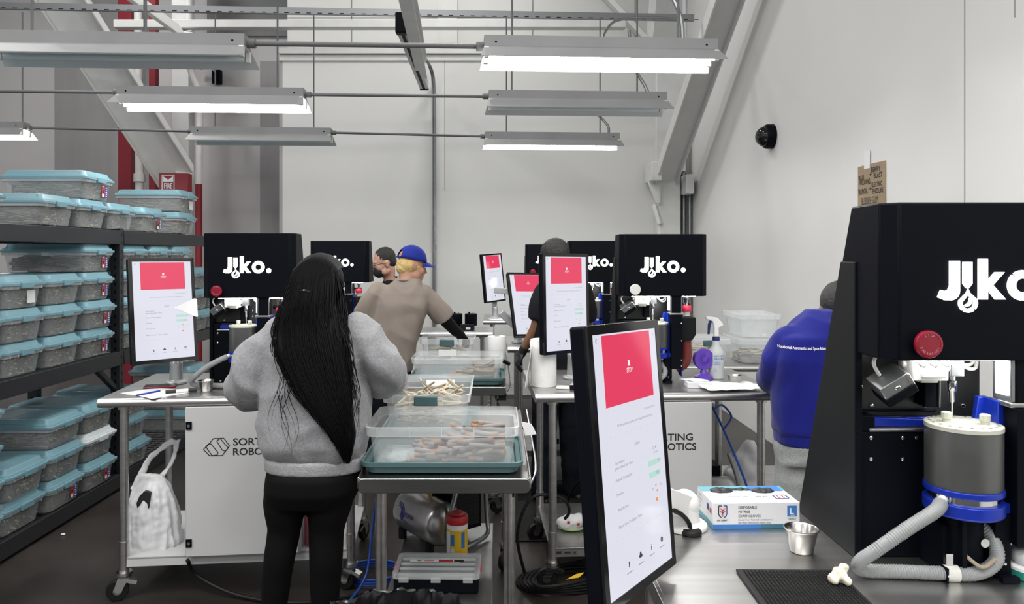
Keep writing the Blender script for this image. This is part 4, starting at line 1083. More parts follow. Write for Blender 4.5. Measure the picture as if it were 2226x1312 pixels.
m = MB(); loft(m, [(.005, .0, .84, .165, .115), (.0, -.01, .78, .180, .135), (-.005, -.012, .72, .182, .13), (-.02, 0, .66, .165, .11)])
limb(m, [(-.095, -.005, .76), (-.112, -.01, .66), (-.118, -.0, .56), (-.136, .0, .45), (-.155, .015, .33), (-.175, .03, .09)], [.092, .083, .064, .060, .056, .036])
limb(m, [(.085, -.005, .76), (.062, -.01, .66), (.046, .0, .56), (.044, .0, .45), (.037, .015, .33), (.03, .03, .09)], [.092, .084, .069, .065, .060, .037])
fuse(m, 'leggings', wr, 'legging', .009, 4)
m = MB(); feet(m, [(-.175, .03), (.03, .03)], 0, .95); fuse(m, 'shoes', wr, 'rubber', .009, 3)
# hair
m = MB(); hcv = Vector(hc)
m.ell(hcv + Vector((0, -.022, .030)), (.090, .104, .108), 'ink', 24, 16)
m.ell(hcv + Vector((-.012, -.055, -.02)), (.082, .075, .10), 'ink', 20, 14)
hair = [(1.53, .018, -.02, .082, .088), (1.47, .014, -.045, .098, .085), (1.40, .010, -.075, .112, .074), (1.34, .012, -.100, .124, .06), (1.27, .026, -.126, .128, .05), (1.19, .052, -.145, .114, .042), (1.11, .082, -.158, .096, .036), (1.03, .115, -.162, .068, .032), (.96, .140, -.160, .046, .026), (.91, .152, -.158, .026, .018), (.865, .158, -.156, .008, .008)]
loft(m, [(x, y, z, rx, ry) for z, x, y, rx, ry in hair])
def hair_wave(v, n):
    a = noise.noise(Vector((v.x * 55, v.y * 20, v.z * 5))) * .006 + noise.noise(Vector((v.x * 18, v.y * 12, v.z * 7))) * .012
    return a if v.z < 1.50 else a * .3
hb = fuse(m, 'hair', wr, 'hair_black', .008, 3, hair_wave)
hr = random.Random(5); s = MB()
def crown(u, b):
    return hcv + Vector((u * .090 * math.sin(b), -.022 - math.cos(b) * .108 * -1, .032 + .112 * math.sin(b) * math.sqrt(max(.05, 1 - .75 * u * u))))
for k in range(760):
    u = hr.uniform(-1.05, 1.05); side = abs(u) > .86; pts = []
    n1 = hr.choice((6, 7, 8, 9, 10, 10)) if not side else hr.choice((4, 5, 6, 7, 8))
    ph, am = hr.uniform(0, 6), hr.uniform(.002, .010) * (2.2 if side else 1); yo = hr.uniform(.96, 1.16); fr = hr.uniform(.7, 1.5)
    uc = max(-.95, min(.95, u))
    for bb in (1.0, 1.5, 2.0, 2.45): pts.append(hcv + Vector((uc * .094 * math.sin(min(bb, 1.9)), -.022 + math.cos(bb) * .110, .030 + .113 * math.sin(bb) * math.sqrt(1 - .8 * uc * uc))))
    pts = pts[hr.choice((0, 1, 2)):]
    for i in range(1, n1 + 1):
        z, x, y, rx, ry = hair[i]; uu = u * (1 + (.045 if side else .02) * i * hr.uniform(-.2, .5)); uq = min(1, abs(uu))
        pts.append(Vector((x + uu * rx + math.sin(ph + i * fr) * am, y - math.sqrt(max(.02, 1 - uq * uq)) * ry * yo - .004, z + hr.uniform(-.008, .008))))
    p = spline(pts, 4); L = len(p); r0 = hr.uniform(.0012, .0030)
    s.tube(p, [max(.0004, r0 * min(1, .25 + 6 * i / L) * (1 - (i / L) ** 3)) for i in range(L)], 'hair_black', 4, False)
for k in range(9):      # loose curls falling off the left edge
    x0 = hr.uniform(-.13, -.04); z0 = hr.uniform(1.10, 1.30); ph = hr.uniform(0, 6); n_ = hr.randint(4, 7)
    p = [(x0 + .022 * math.sin(ph + j * .9), -.158 - .010 * j / n_, z0 - .045 * j) for j in range(n_)]
    s.tube(spline(p, 5), [max(.0004, .0016 * (1 - i / (5 * n_))) for i in range(5 * (n_ - 1) + 1)], 'hair_black', 4, False)
s.build('hair_strands', wr)['label'] = 'loose wavy black strands'
MB().tube(spline([(-.03, -.118, 1.475), (-.012, -.134, 1.487), (.012, -.136, 1.483), (.03, -.125, 1.465)], 5), .006, 'black_gloss', 8).build('hair_clip', wr)

# --- 2: person in taupe T-shirt and blue cap
tr = thing('person', 'person in a taupe T-shirt and blue cap reaching into a tote with a black sleeve', 'person', (-.72, 5.15, 0))
hc, hq = (.118, .06, 1.545), HQ(-62, -12)
tors = [(-.04, 0, .84, .165, .115, -15), (-.02, 0, 1.0, .165, .115, -15), (.02, 0, 1.18, .185, .115, -12), (.05, .01, 1.32, .19, .105, -10), (.065, .02, 1.40, .13, .085, -10), (.085, .03, 1.45, .07, .06)]
armL = [(-.14, .02, 1.37), (-.20, .0, 1.25), (-.235, .05, 1.14), (-.17, .22, 1.08), (-.08, .36, 1.06)]
armR = [(.235, .03, 1.335), (.31, .05, 1.25), (.355, .09, 1.165), (.41, .18, 1.09), (.455, .26, 1.045)]
legL = [(-.12, 0, .86), (-.13, .01, .5), (-.14, 0, .1)]; legR = [(.03, 0, .86), (.035, .01, .5), (.04, 0, .1)]
skin_body(tr, 'skin_tan', hc, hq, (.085, .02, 1.41), tors, (armL,), (legL, legR), [((-.08, .36, 1.06), (.4, 1, -.1), (0, .1, 1), .5, 1, 1)], .0085)
eyes(tr, hc, hq)
m = MB()
loft(m, [(-.055, 0, .81, .185, .135, -15), (-.045, 0, .86, .187, .137, -15), (-.02, 0, 1.0, .185, .135, -15), (.015, 0, 1.15, .197, .13, -12), (.045, .01, 1.28, .212, .125, -10), (.055, .015, 1.35, .19, .11, -10), (.07, .02, 1.41, .12, .09, -10), (.085, .025, 1.455, .068, .066)])
limb(m, [(-.10, .02, 1.36), (-.175, .005, 1.27), (-.225, .02, 1.165)], [.072, .076, .080], cut=True); limb(m, [(.205, .025, 1.335), (.275, .04, 1.26), (.345, .075, 1.165)], [.070, .074, .080], cut=True)
fuse(m, 'tshirt', tr, 'taupe', .008, 3, folds(.020, 7, .35, 11))
MB().tube([(.083 + .066 * math.cos(a), .026 + .066 * math.sin(a), 1.447 + .006 * math.sin(a)) for a in [R(15 * i) for i in range(25)]], .008, 'taupe', 8, False).build('collar', tr)
m = MB(); limb(m, [(.31, .05, 1.23), (.355, .09, 1.155), (.41, .18, 1.08), (.455, .26, 1.03)], [.05, .047, .042, .034]); hand(m, (.455, .26, 1.035), (.4, .8, -.5), (.3, 0, .9), .5, 1, -1)
fuse(m, 'black_sleeve', tr, 'sleeve_black', .006, 2, folds(.003, 30, .6, 2))
m = MB(); loft(m, [(-.05, 0, .90, .165, .115, -15), (-.05, 0, .80, .175, .125, -15), (-.05, 0, .74, .165, .12)])
limb(m, [(-.125, 0, .78), (-.13, .01, .48), (-.14, 0, .08)], [.095, .078, .07]); limb(m, [(.03, 0, .78), (.035, .01, .48), (.04, 0, .08)], [.095, .078, .07])
fuse(m, 'trousers', tr, 'navy', .012, 4, folds(.008, 9, .5, 4))
m = MB(); feet(m, [(-.14, 0), (.04, 0)], -20); fuse(m, 'shoes', tr, 'rubber', .01, 3)
c0 = Vector(hc); T = lambda p: c0 + hq @ Vector(p)
m = MB().ell(T((0, -.022, .0)), (.081, .090, .075), 'ink', 20, 12, hq).ell(T((0, -.06, -.03)), (.06, .05, .05), 'ink', 16, 10, hq)
fuse(m, 'hair', tr, 'hair_blond', .006, 2, lambda v, n: .006 * noise.noise(v * 90))
m = MB()
dome = [T((.0868 * math.cos(a) * math.sin(b), -.008 + .108 * math.sin(a) * math.sin(b), .035 + .104 * math.cos(b))) for b in [R(1 + 89 * i / 9) for i in range(10)] for a in [2 * math.pi * j / 28 for j in range(28)]]
m.add(dome, [(i * 28 + j, i * 28 + (j + 1) % 28, (i + 1) * 28 + (j + 1) % 28, (i + 1) * 28 + j) for i in range(9) for j in range(28) if not (i >= 6 and 19 <= j <= 22)], 'cap_blue')
m.ell(T((0, -.008, .139)), (.007, .007, .005), 'cap_blue', 10, 6, hq)
m.grid(lambda u, v: T((lerp(-.075, .075, u), .055 + .045 * (1 - abs(2 * u - 1) ** 2) ** .5 + v * .075 * (1 - (2 * u - 1) ** 2) ** .5, .045 - .018 * v - .012 * (2 * u - 1) ** 2 * 2)), 15, 6, 'cap_blue')
for q in range(8):
    a = 2 * math.pi * q / 8; m.tube([T((.0880 * math.cos(a) * math.sin(b), -.008 + .1092 * math.sin(a) * math.sin(b), .035 + .1052 * math.cos(b))) for b in [R(4 + (50 if q == 6 else 84) * i / 6) for i in range(7)]], .0012, 'cap_blue', 5)
m.tube([T((.088 * math.cos(a), -.008 + .109 * math.sin(a), .037)) for a in [R(245 + 8.3 * i) for i in range(7)]], .006, 'cap_blue', 6)
o = m.build('cap', tr, smooth=60); sd = o.modifiers.new('t', 'SOLIDIFY'); sd.thickness = .003

# --- 3: masked person behind
mr = thing('person', 'person with glasses and a black face mask looking down, behind the taupe T-shirt', 'person', (-1.0, 6.5, 0))
hc, hq = (.01, -.04, 1.545), HQ(112, -16)
tors = [(.06, .05, .84, .16, .115, 100), (.06, .05, 1.1, .175, .115, 100), (.065, .05, 1.28, .19, .105, 100), (.065, .04, 1.36, .14, .085, 100), (.06, .03, 1.41, .07, .06)]
armL = [(.08, -.13, 1.33), (.06, -.17, 1.15), (-.02, -.19, 1.04), (-.16, -.17, 1.03), (-.26, -.14, 1.03)]
armR = [(.08, .22, 1.33), (.05, .26, 1.15), (-.02, .26, 1.04), (-.16, .2, 1.03), (-.26, .14, 1.03)]
legL = [(.06, -.04, .86), (.05, -.05, .5), (.06, -.05, .1)]; legR = [(.06, .14, .86), (.05, .15, .5), (.06, .15, .1)]
skin_body(mr, 'skin_fair', hc, hq, (.055, 0, 1.38), tors, (armL, armR), (legL, legR), [((-.26, -.14, 1.03), (-1, .2, -.1), (0, 0, 1), .5, 1, -1), ((-.26, .14, 1.03), (-1, -.2, -.1), (0, 0, 1), .5, 1, 1)], .0075)
eyes(mr, hc, hq)
m = MB(); loft(m, [(.06, .05, .80, .17, .13, 100), (.06, .05, 1.1, .19, .13, 100), (.065, .05, 1.27, .205, .12, 100), (.065, .045, 1.36, .15, .1, 100), (.055, .02, 1.43, .078, .076)])
limb(m, armL, [.075, .07, .062, .055, .045]); limb(m, armR, [.075, .07, .062, .055, .045]); fuse(m, 'shirt', mr, 'shirt_black', .011, 4, folds(.008, 8, .4, 1))
m = MB(); loft(m, [(.06, .05, .88, .16, .12, 100), (.06, .05, .76, .165, .125, 100)]); limb(m, [(.06, -.03, .78), (.05, -.05, .5), (.06, -.05, .08)], [.09, .08, .07]); limb(m, [(.06, .13, .78), (.05, .15, .5), (.06, .15, .08)], [.09, .08, .07])
fuse(m, 'trousers', mr, 'navy', .013, 4)
m = MB(); feet(m, [(.06, -.05), (.06, .15)], 100); fuse(m, 'shoes', mr, 'rubber', .011, 3)
c0 = Vector(hc); T2 = lambda p: c0 + hq @ Vector(p)
m = MB().ell(T2((0, -.022, .048)), (.080, .096, .090), 'ink', 20, 14, hq).ell(T2((0, -.055, .0)), (.07, .06, .06), 'ink', 16, 10, hq)
fuse(m, 'hair', mr, 'hair_dark', .006, 2, lambda v, n: .004 * noise.noise(v * 110))
m = MB().ell(T2((0, .055, -.058)), (.060, .066, .056), 'ink', 20, 14, hq); fuse(m, 'face_mask', mr, 'mask', .005, 3)
m = MB()
for sx in (-1, 1):
    m.tube([T2((sx * .055, .055, -.05)), T2((sx * .083, -.01, -.005))], .0015, 'mask', 5); m.tube([T2((sx * .055, .05, -.08)), T2((sx * .083, -.015, -.03))], .0015, 'mask', 5)
m.build('mask_strap', mr)
m = MB()
for sx in (-1, 1):
    ring_ = [T2((sx * .034 + .025 * math.cos(a), .112 - .006 * abs(math.cos(a)), -.002 + .019 * math.sin(a))) for a in [2 * math.pi * i / 20 for i in range(21)]]
    m.tube(ring_, .0022, 'black_gloss', 6, False); m.tube([T2((sx * .06, .108, .006)), T2((sx * .080, .03, .008)), T2((sx * .084, -.02, .0))], .003, 'black_gloss', 6)
m.tube([T2((-.01, .113, .003)), T2((.01, .113, .003))], .002, 'black_gloss', 6); m.build('glasses', mr)

# --- 4: person in black T-shirt behind the monitor
br = thing('person', 'person in a black T-shirt and dark gloves, mostly hidden by the upright monitor', 'person', (.42, 4.88, 0))
hc, hq = (-.04, .03, 1.585), HQ(55, -18)
tors = [(0, 0, .86, .16, .115, 25), (0, 0, 1.1, .175, .115, 25), (-.005, 0, 1.3, .19, .105, 25), (-.01, .0, 1.40, .13, .085, 25), (-.02, .0, 1.46, .07, .06)]
armL = [(-.120, -.05, 1.365), (-.15, -.065, 1.27), (-.16, -.06, 1.16), (-.205, -.02, 1.06), (-.245, .02, .985)]
armR = [(.17, .08, 1.38), (.2, .12, 1.2), (.17, .2, 1.1), (.05, .3, 1.08), (-.03, .36, 1.07)]
legL = [(-.09, -.03, .88), (-.11, -.03, .5), (-.12, -.04, .1)]; legR = [(.09, .03, .88), (.08, .05, .5), (.10, .04, .1)]
skin_body(br, 'skin_brown', hc, hq, (-.015, 0, 1.42), tors, (armL, armR), (legL, legR), [((-.03, .36, 1.07), (-.8, .6, -.1), (0, 0, 1), .5, 1, 1)], .0075)
eyes(br, hc, hq)
m = MB(); hand(m, (-.25, .022, .975), (-.38, .06, -1), (-.9, -.3, .35), .75, 1.08, 1); limb(m, [(-.238, .01, 1.0), (-.25, .022, .97)], [.031, .030])
fuse(m, 'glove', br, 'glove', .0045, 1)
m = MB(); loft(m, [(.005, 0, .83, .175, .135, 25), (0, 0, 1.1, .19, .13, 25), (.0, 0, 1.29, .185, .12, 25), (-.005, 0, 1.40, .14, .1, 25), (-.02, 0, 1.47, .072, .07)])
limb(m, [(-.105, -.045, 1.375), (-.145, -.065, 1.29), (-.158, -.06, 1.195)], [.072, .066, .066], cut=True); limb(m, [(.15, .07, 1.38), (.19, .11, 1.25), (.19, .14, 1.19)], [.07, .07, .072], cut=True)
fuse(m, 'tshirt', br, 'shirt_black', .009, 4, folds(.008, 8, .4, 5))
m = MB(); loft(m, [(0, 0, .90, .16, .12, 25), (0, 0, .78, .17, .13, 25)]); limb(m, [(-.08, -.02, .8), (-.11, -.03, .48), (-.12, -.04, .07)], [.095, .085, .078]); limb(m, [(.09, .03, .8), (.08, .05, .48), (.10, .04, .07)], [.095, .085, .078])
fuse(m, 'trousers', br, 'navy', .011, 4, folds(.012, 9, .7, 6))
m = MB(); feet(m, [(-.12, -.04), (.10, .04)], 40); fuse(m, 'shoes', br, 'rubber', .01, 3)
c0 = Vector(hc); m = MB().ell(c0 + hq @ Vector((0, -.025, .045)), (.086, .104, .096), 'ink', 20, 14, hq); fuse(m, 'hair', br, 'hair_dark', .006, 2, lambda v, n: .004 * noise.noise(v * 110))

# --- 5: person in blue sweatshirt
pr_ = thing('person', 'person in a royal blue sweatshirt and grey sweatpants standing at the table end', 'person', (1.385, 3.2, 0))
hc, hq = (.150, .10, 1.362), HQ(-12, -30)
tors = [(-.005, 0, .84, .155, .115), (0, 0, 1.0, .16, .12), (.005, 0, 1.18, .175, .12), (.01, .01, 1.25, .150, .10), (.03, .03, 1.30, .10, .075)]
armL = [(-.115, .02, 1.255), (-.152, .03, 1.15), (-.155, .10, 1.07), (-.10, .24, 1.03), (-.03, .34, 1.01)]
armR = [(.165, .02, 1.255), (.21, .03, 1.15), (.22, .10, 1.06), (.17, .24, 1.03), (.10, .34, 1.02)]
legL = [(-.085, 0, .86), (-.095, .01, .5), (-.10, 0, .1)]; legR = [(.085, 0, .86), (.095, .01, .5), (.10, 0, .1)]
skin_body(pr_, 'skin_dark', hc, hq, (.070, .075, 1.27), tors, (armL, armR), (legL, legR), [((-.03, .34, 1.01), (.3, 1, -.1), (0, 0, 1), .5, 1, 1), ((.10, .34, 1.02), (-.3, 1, -.1), (0, 0, 1), .5, 1, -1)], .0075)
eyes(pr_, hc, hq)
m = MB(); loft(m, [(-.005, 0, .845, .163, .125), (-.005, 0, .86, .172, .135), (-.003, 0, .92, .18, .14), (0, 0, 1.05, .182, .14), (.005, 0, 1.17, .188, .138), (.012, .01, 1.26, .178, .125), (.034, .03, 1.31, .135, .105), (.055, .055, 1.355, .092, .085), (.062, .065, 1.378, .072, .072)])
limb(m, [(-.105, .015, 1.25)] + armL[1:], [.070, .070, .068, .060, .05]); limb(m, [(.15, .015, 1.25)] + armR[1:], [.074, .078, .074, .064, .05])
sw = fuse(m, 'sweatshirt', pr_, 'sweat_blue', .009, 4, folds(.015, 7, .5, 8))
m = MB(); loft(m, [(-.005, 0, .80, .160, .125), (-.005, 0, .805, .166, .132), (-.005, 0, .855, .168, .134), (-.005, 0, .86, .162, .128)]); fuse(m, 'hem_band', pr_, 'sweat_blue', .008, 2)
bv = BVHTree.FromPolygons([v.co.copy() for v in sw.data.vertices], [tuple(p.vertices) for p in sw.data.polygons])
k = MB(); k.text('National Aeronautics and Space Administration', .0178, 'paper', (-.178, -.3, 1.222), bold=.012, sx=.60)
for v in k.v:
    h = bv.ray_cast(Vector((v.x, -.5, v.z)), Vector((0, 1, 0)))[0]
    if h: v.y = h.y - .0025
k.build('printed_text', pr_, smooth=0)['label'] = 'white lettering across the shoulders'
m = MB(); loft(m, [(-.005, 0, .88, .150, .115), (-.005, 0, .80, .162, .13), (-.005, 0, .72, .16, .125)]); limb(m, [(-.08, 0, .78), (-.09, .01, .5), (-.10, 0, .09)], [.098, .082, .065]); limb(m, [(.08, 0, .78), (.09, .01, .5), (.10, 0, .09)], [.098, .082, .065])
sp = fuse(m, 'sweatpants', pr_, 'sweat_pants', .009, 4, folds(.012, 10, .35, 9))
bv = BVHTree.FromPolygons([v.co.copy() for v in sp.data.vertices], [tuple(p.vertices) for p in sp.data.polygons])
pk = []
for x, z in ((-.055, .70), (-.04, .62), (-.03, .58)) if 0 else ((-.085, .755), (-.05, .728), (-.015, .718)):
    h = bv.ray_cast(Vector((x, -.5, z)), Vector((0, 1, 0)))[0]; pk.append((h or Vector((x, -.12, z))) + Vector((0, -.001, 0)))
MB().tube(spline(pk, 4), .0022, 'rib_grey', 6).build('pocket_edge', pr_)
m = MB(); feet(m, [(-.10, 0), (.10, 0)], 0); fuse(m, 'shoes', pr_, 'rubber', .01, 3)
c0 = Vector(hc); m = MB().ell(c0 + hq @ Vector((0, -.022, .040)), (.080, .098, .096), 'ink', 20, 14, hq); fuse(m, 'hair', pr_, 'hair_dark', .006, 2, lambda v, n: .002 * noise.noise(v * 110))
# ---------------------------------------------------------------- things on the table by the rack
def on(t, x, y, dz=.001): return tpt(t, x, y, TZ + dz)
def flat_paper(label, loc, rz, w=.21, l=.28, name='paper_sheet', mt='paper'):
    m = MB(); m.grid(lambda u, v: Vector(((u - .5) * w, (v - .5) * l, .0012 + .004 * max(0, abs(u - .5) - .38) + .002 * math.sin(v * 5))), 9, 9, mt)
    o = m.build(name, loc=loc, rot=(0, 0, rz)); sd = o.modifiers.new('t', 'SOLIDIFY'); sd.thickness = .0012
    return tag(o, label, 'paper')
flat_paper('white sheet of paper lying under the marker on the table by the rack', on(T1, .20, .14), R(55), .19, .27)
t = thing('marker_pen', 'black and white marker pen on the sheet of paper', 'pen', on(T1, .325, .12, .012), R(28))
MB().cyl((-.02, 0, 0), (.035, 0, 0), .0085, 'paper', 14).build('barrel', t)
MB().cyl((.035, 0, 0), (.075, 0, 0), .0098, 'ink', 14).build('cap', t); MB().cyl((-.065, 0, 0), (-.02, 0, 0), .0085, 'ink', 14).build('end', t)
tag(MB().cyl((-.065, 0, 0), (.065, 0, 0), .004, 'blue', 10).build('ballpoint_pen', loc=on(T1, .185, .10, .008), rot=(0, 0, R(65))), 'thin blue pen on the sheet of paper by the rack', 'pen')
t = thing('phone', 'dark phone with a red edge lying under the monitor by the rack', 'phone', on(T1, .17, .30), R(18))
MB().box(-.075, .075, -.038, .038, 0, .009, 'red_paint').build('case', t, bev=.004); MB().box(-.07, .07, -.034, .034, .009, .0098, 'black_gloss').build('screen', t)
def steel_cup(label, loc, s=1):
    t = thing('steel_cup', label, 'cup', loc, 0, 'small steel sauce cups')
    MB().lathe([(.001, 0), (.024 * s, 0), (.025 * s, .002), (.0345 * s, .048 * s), (.038 * s, .050 * s), (.0385 * s, .052 * s), (.036 * s, .0525 * s), (.0335 * s, .050 * s), (.0235 * s, .003), (.001, .003)], (0, 0, 0), 'polished', 36, caps=False).build('cup', t, smooth=50)
    return t
steel_cup('small steel cup beside the black machine on the table by the rack', on(T1, .43, .17))
steel_cup('small steel cup in front of the glove box', (.683, 1.65, TZ + .001))
steel_cup('small steel cup beside the purple fan', on(TR1, 1.03, .20))
# white carrier bag hanging on the table's rear leg
t = thing('plastic_bag', 'white plastic carrier bag hanging from the leg of the table by the rack', 'bag', (-1.69, 3.62, 0))
secs = [(.0, .0, .125, .07, .05), (0, 0, .14, .112, .075), (.005, 0, .22, .122, .085), (.005, 0, .33, .117, .08), (.0, 0, .42, .104, .062), (-.004, .0, .48, .085, .038), (-.01, 0, .525, .072, .016), (-.012, 0, .54, .06, .010)]
m = MB(); loft(m, secs, 40)
def crease(v, n):
    a = math.atan2(v.y * 1.5, v.x); q = Vector((math.cos(a) * 2.6, math.sin(a) * 2.6, v.z * 3.2))
    f = 1 - abs(noise.noise(q)) * 3; g = 1 - abs(noise.noise(v * 11 + Vector((5, 2, 1)))) * 3
    return .010 * max(-1, f) * min(1, (.56 - v.z) * 5) + .005 * max(-1, g) + .004 * noise.noise(v * 40)
bg = fuse(m, 'bag', t, 'bag_white', .006, 1, crease)
m = MB()
for a, b2, c, w0 in (((-.095, -.0, .45), (-.045, .05, .60), (.060, .10, .685), .03), ((.012, -.0, .50), (.066, .05, .585), (.075, .10, .685), .026)):
    p = spline([a, b2, c], 6); k = len(p)
    for i in range(k - 1):
        wa, wb = (w0 * (1 - .55 * math.sin(j / (k - 1) * 2.6)) for j in (i, i + 1))
        q0, q1 = p[i], p[i + 1]; sd = Vector((.75, .1, -.6 if a[0] < 0 else .15)).normalized()
        m.add([q0 - sd * wa, q0 + sd * wa, q1 + sd * wb, q1 - sd * wb, q0 - sd * wa + Vector((0, .012, 0)), q0 + sd * wa + Vector((0, .012, 0)), q1 + sd * wb + Vector((0, .012, 0)), q1 - sd * wb + Vector((0, .012, 0))], [(0, 1, 2, 3), (7, 6, 5, 4), (0, 4, 5, 1), (3, 2, 6, 7), (0, 3, 7, 4), (1, 5, 6, 2)], 'bag_white')
fuse(m, 'handle', t, 'bag_white', .005, 2, lambda v, n: .006 * noise.noise(v * 30))
m = MB().prism([(-.045, .385), (-.005, .375), (.012, .40), (.016, .47), (-.012, .478), (-.035, .455), (-.05, .42)], -.03, .003, 'ink', o=(0, -.0635, 0)); o = m.build('contents', t, smooth=0); o['label'] = 'black contents showing through the handle hole'
# undershelf: pink bottle, small white bag
t = thing('squeeze_bottle', 'pink bottle standing on the undershelf behind the black leggings', 'bottle', tpt(T1, .932, .13, .201))
MB().lathe([(.02, 0), (.026, .01), (.026, .22), (.018, .25), (.012, .255)], (0, 0, 0), 'pink', 20).build('body', t); MB().lathe([(.010, .255), (.006, .29), (.003, .30)], (0, 0, 0), 'white_part', 14).build('spout', t)
m = MB(); loft(m, [(0, 0, 0, .05, .04), (0, 0, .06, .06, .05), (.01, 0, .13, .04, .03), (.015, 0, .17, .012, .012)]); o = fuse(m, 'plastic_bag', None, 'bag_white', .006, 2, lambda v, n: .012 * noise.noise(v * 26)); o.location = tpt(T1, .97, .28, .201)
tag(o, 'small white plastic bag on the undershelf beside the pink bottle', 'bag')
def cable(label, pts, r, mt='rubber', name='cable', n=8): return tag(MB().tube(spline(pts, n), r, mt, 8).build(name), label, 'cable')
cable('black cable lying on the floor under the table by the rack', [(-1.45, 3.45, .19), (-1.42, 3.5, .09), (-1.2, 3.45, .02), (-.9, 3.4, .012), (-.6, 3.5, .012)], .009)

# ---------------------------------------------------------------- totes on the carts
tube_root = []
def open_tote(label, loc, rz, haze=True, label_card=False, latch=True, W=.40, L=.58, H=.175):
    """front long side faces -x in its own frame turned to -y"""
    t = thing('storage_tote', label, 'tote', loc, rz, 'open totes on the carts')
    tote_body(MB(), L, W, H, 'clear_haze', 'clear_haze_rim', ins=.03, r0=.78).build('bin', t)
    if latch:
        MB().box(-.002, .016, -.05, .05, H * .72, H * .98, 'latch').build('latch', t, bev=.006)
    return t
def tray(label, loc, rz, W=.43, L=.61):
    t = thing('tote_lid', label, 'lid', loc, rz, 'upturned lids under the totes')
    m = MB(); n = 4
    o = lambda d: rrect(-L / 2 + d, L / 2 - d, -W / 2 + d, W / 2 - d, .04)
    loops(m, [(o(.028), 0), (o(.022), .003), (o(.016), .026), (o(.001), .030), (o(0), .045), (o(.004), .047), (o(.008), .045), (o(.010), .033), (o(.026), .028), (o(.030), .006)], 'tray', True, True)
    m.build('lid', t, smooth=35); return t
CZ = .803
# front cart: long side to the viewer
tray('teal upturned lid under the big open tote on the front cart', (-.205, 2.94, CZ), 0)
BT = open_tote('big open clear tote with its long side forward on the front cart', (-.205, 2.735, CZ + .007), R(-90), latch=False, W=.58, L=.40, H=.168)
tray('teal upturned lid under the tote with the dark latch', (-.30, 3.45, CZ), R(90))
T2_ = open_tote('open clear tote with a dark latch and tan tubes, behind the big one', (-.305, 3.16, CZ + .045), R(-90), W=.385, L=.56, H=.17)
tray('teal upturned lid under the long tote on the farther cart', (-.25, 4.80, CZ), 0)
T3_ = open_tote('long open clear tote on the farther cart beside the paper towel roll', (-.25, 4.6, CZ + .007), R(-90), latch=False, W=.58, L=.40, H=.16)
T4_ = open_tote('open clear tote the black-sleeved arm reaches into', (-.345, 5.08, CZ + .05), R(-90), W=.385, L=.56, H=.185)
rt = random.Random(11)
tube_mesh = {}
def paper_tube(kind, loc, d, L, r, label, grp):
    key = (kind, L, r)
    if key not in tube_mesh:
        m = MB().tube([(0, 0, -L / 2), (0, 0, L * .3), (0, 0, L * .5)], [r, r * .9, r * .86], kind, 12)
        if kind != 'tube_pale': m.tube([(0, 0, -L / 2 - .001), (0, 0, -L * .36)], [r * 1.02, r * 1.02], 'tip_orange', 12)
        o = m.build('paper_tube'); tube_mesh[key] = o
    else:
        o = tube_mesh[key].copy(); COL.objects.link(o)
    o.location = loc; o.rotation_euler = Vector(d).to_track_quat('Z', 'Y').to_euler()
    return tag(o, label, 'paper tube', grp)
def heap(x0, x1, y0, y1, zb, height, n, kinds, L, r, label, grp, spread=.35, stand=0):
    k = 0
    while k < n:
        x = rt.uniform(x0, x1); y = rt.uniform(y0, y1); hmax = height((x - x0) / (x1 - x0))
        if hmax < r: continue
        z = zb + r + rt.random() * hmax
        a = rt.gauss(0, spread); ed = min(1, (z - zb) / (L * .4)); e = rt.uniform(-.3, .3) * ed
        if rt.random() < stand: e = rt.uniform(.5, 1.1); z = zb + hmax + .01
        d = Vector((math.cos(a) * rt.choice((-1, 1)), math.sin(a), e)).normalized()
        ex = abs(d.x) * L / 2 + r; ey = abs(d.y) * L / 2 + r
        x = min(max(x, x0 + ex), x1 - ex); y = min(max(y, y0 + ey), y1 - ey)
        paper_tube(rt.choice(kinds), (x, y, z), d, L, r, label, grp); k += 1
heap(-.205 - .245, -.205 + .245, 2.775, 3.08, CZ + .013, lambda u: max(0, (u - .26) * .175) if u < .8 else .1, 115, ('tube_taupe', 'tube_grey', 'tube_taupe'), .135, .0105, 'grey paper tube with an orange tip in the big open tote', 'paper tubes in the big open tote', .38)
heap(-.305 - .15, -.305 + .15, 3.20, 3.66, CZ + .052, lambda u: .108, 135, ('tube_pale', 'tube_pale', 'tube_tan'), .100, .0055, 'tan paper tube in the open tote with the dark latch', 'paper tubes in the latched tote', .9, .10)
heap(-.25 - .24, -.25 + .24, 4.64, 4.93, CZ + .013, lambda u: max(0, (u - .42) * .19), 62, ('tube_taupe', 'tube_tan'), .13, .0095, 'brown paper tube in the long tote on the farther cart', 'paper tubes in the long tote', .35)
heap(-.345 - .15, -.345 + .15, 5.13, 5.56, CZ + .056, lambda u: .085, 26, ('tube_tan', 'tube_pale'), .105, .009, 'tan paper tube in the tote by the black-sleeved arm', 'paper tubes in the reached-into tote', .9)
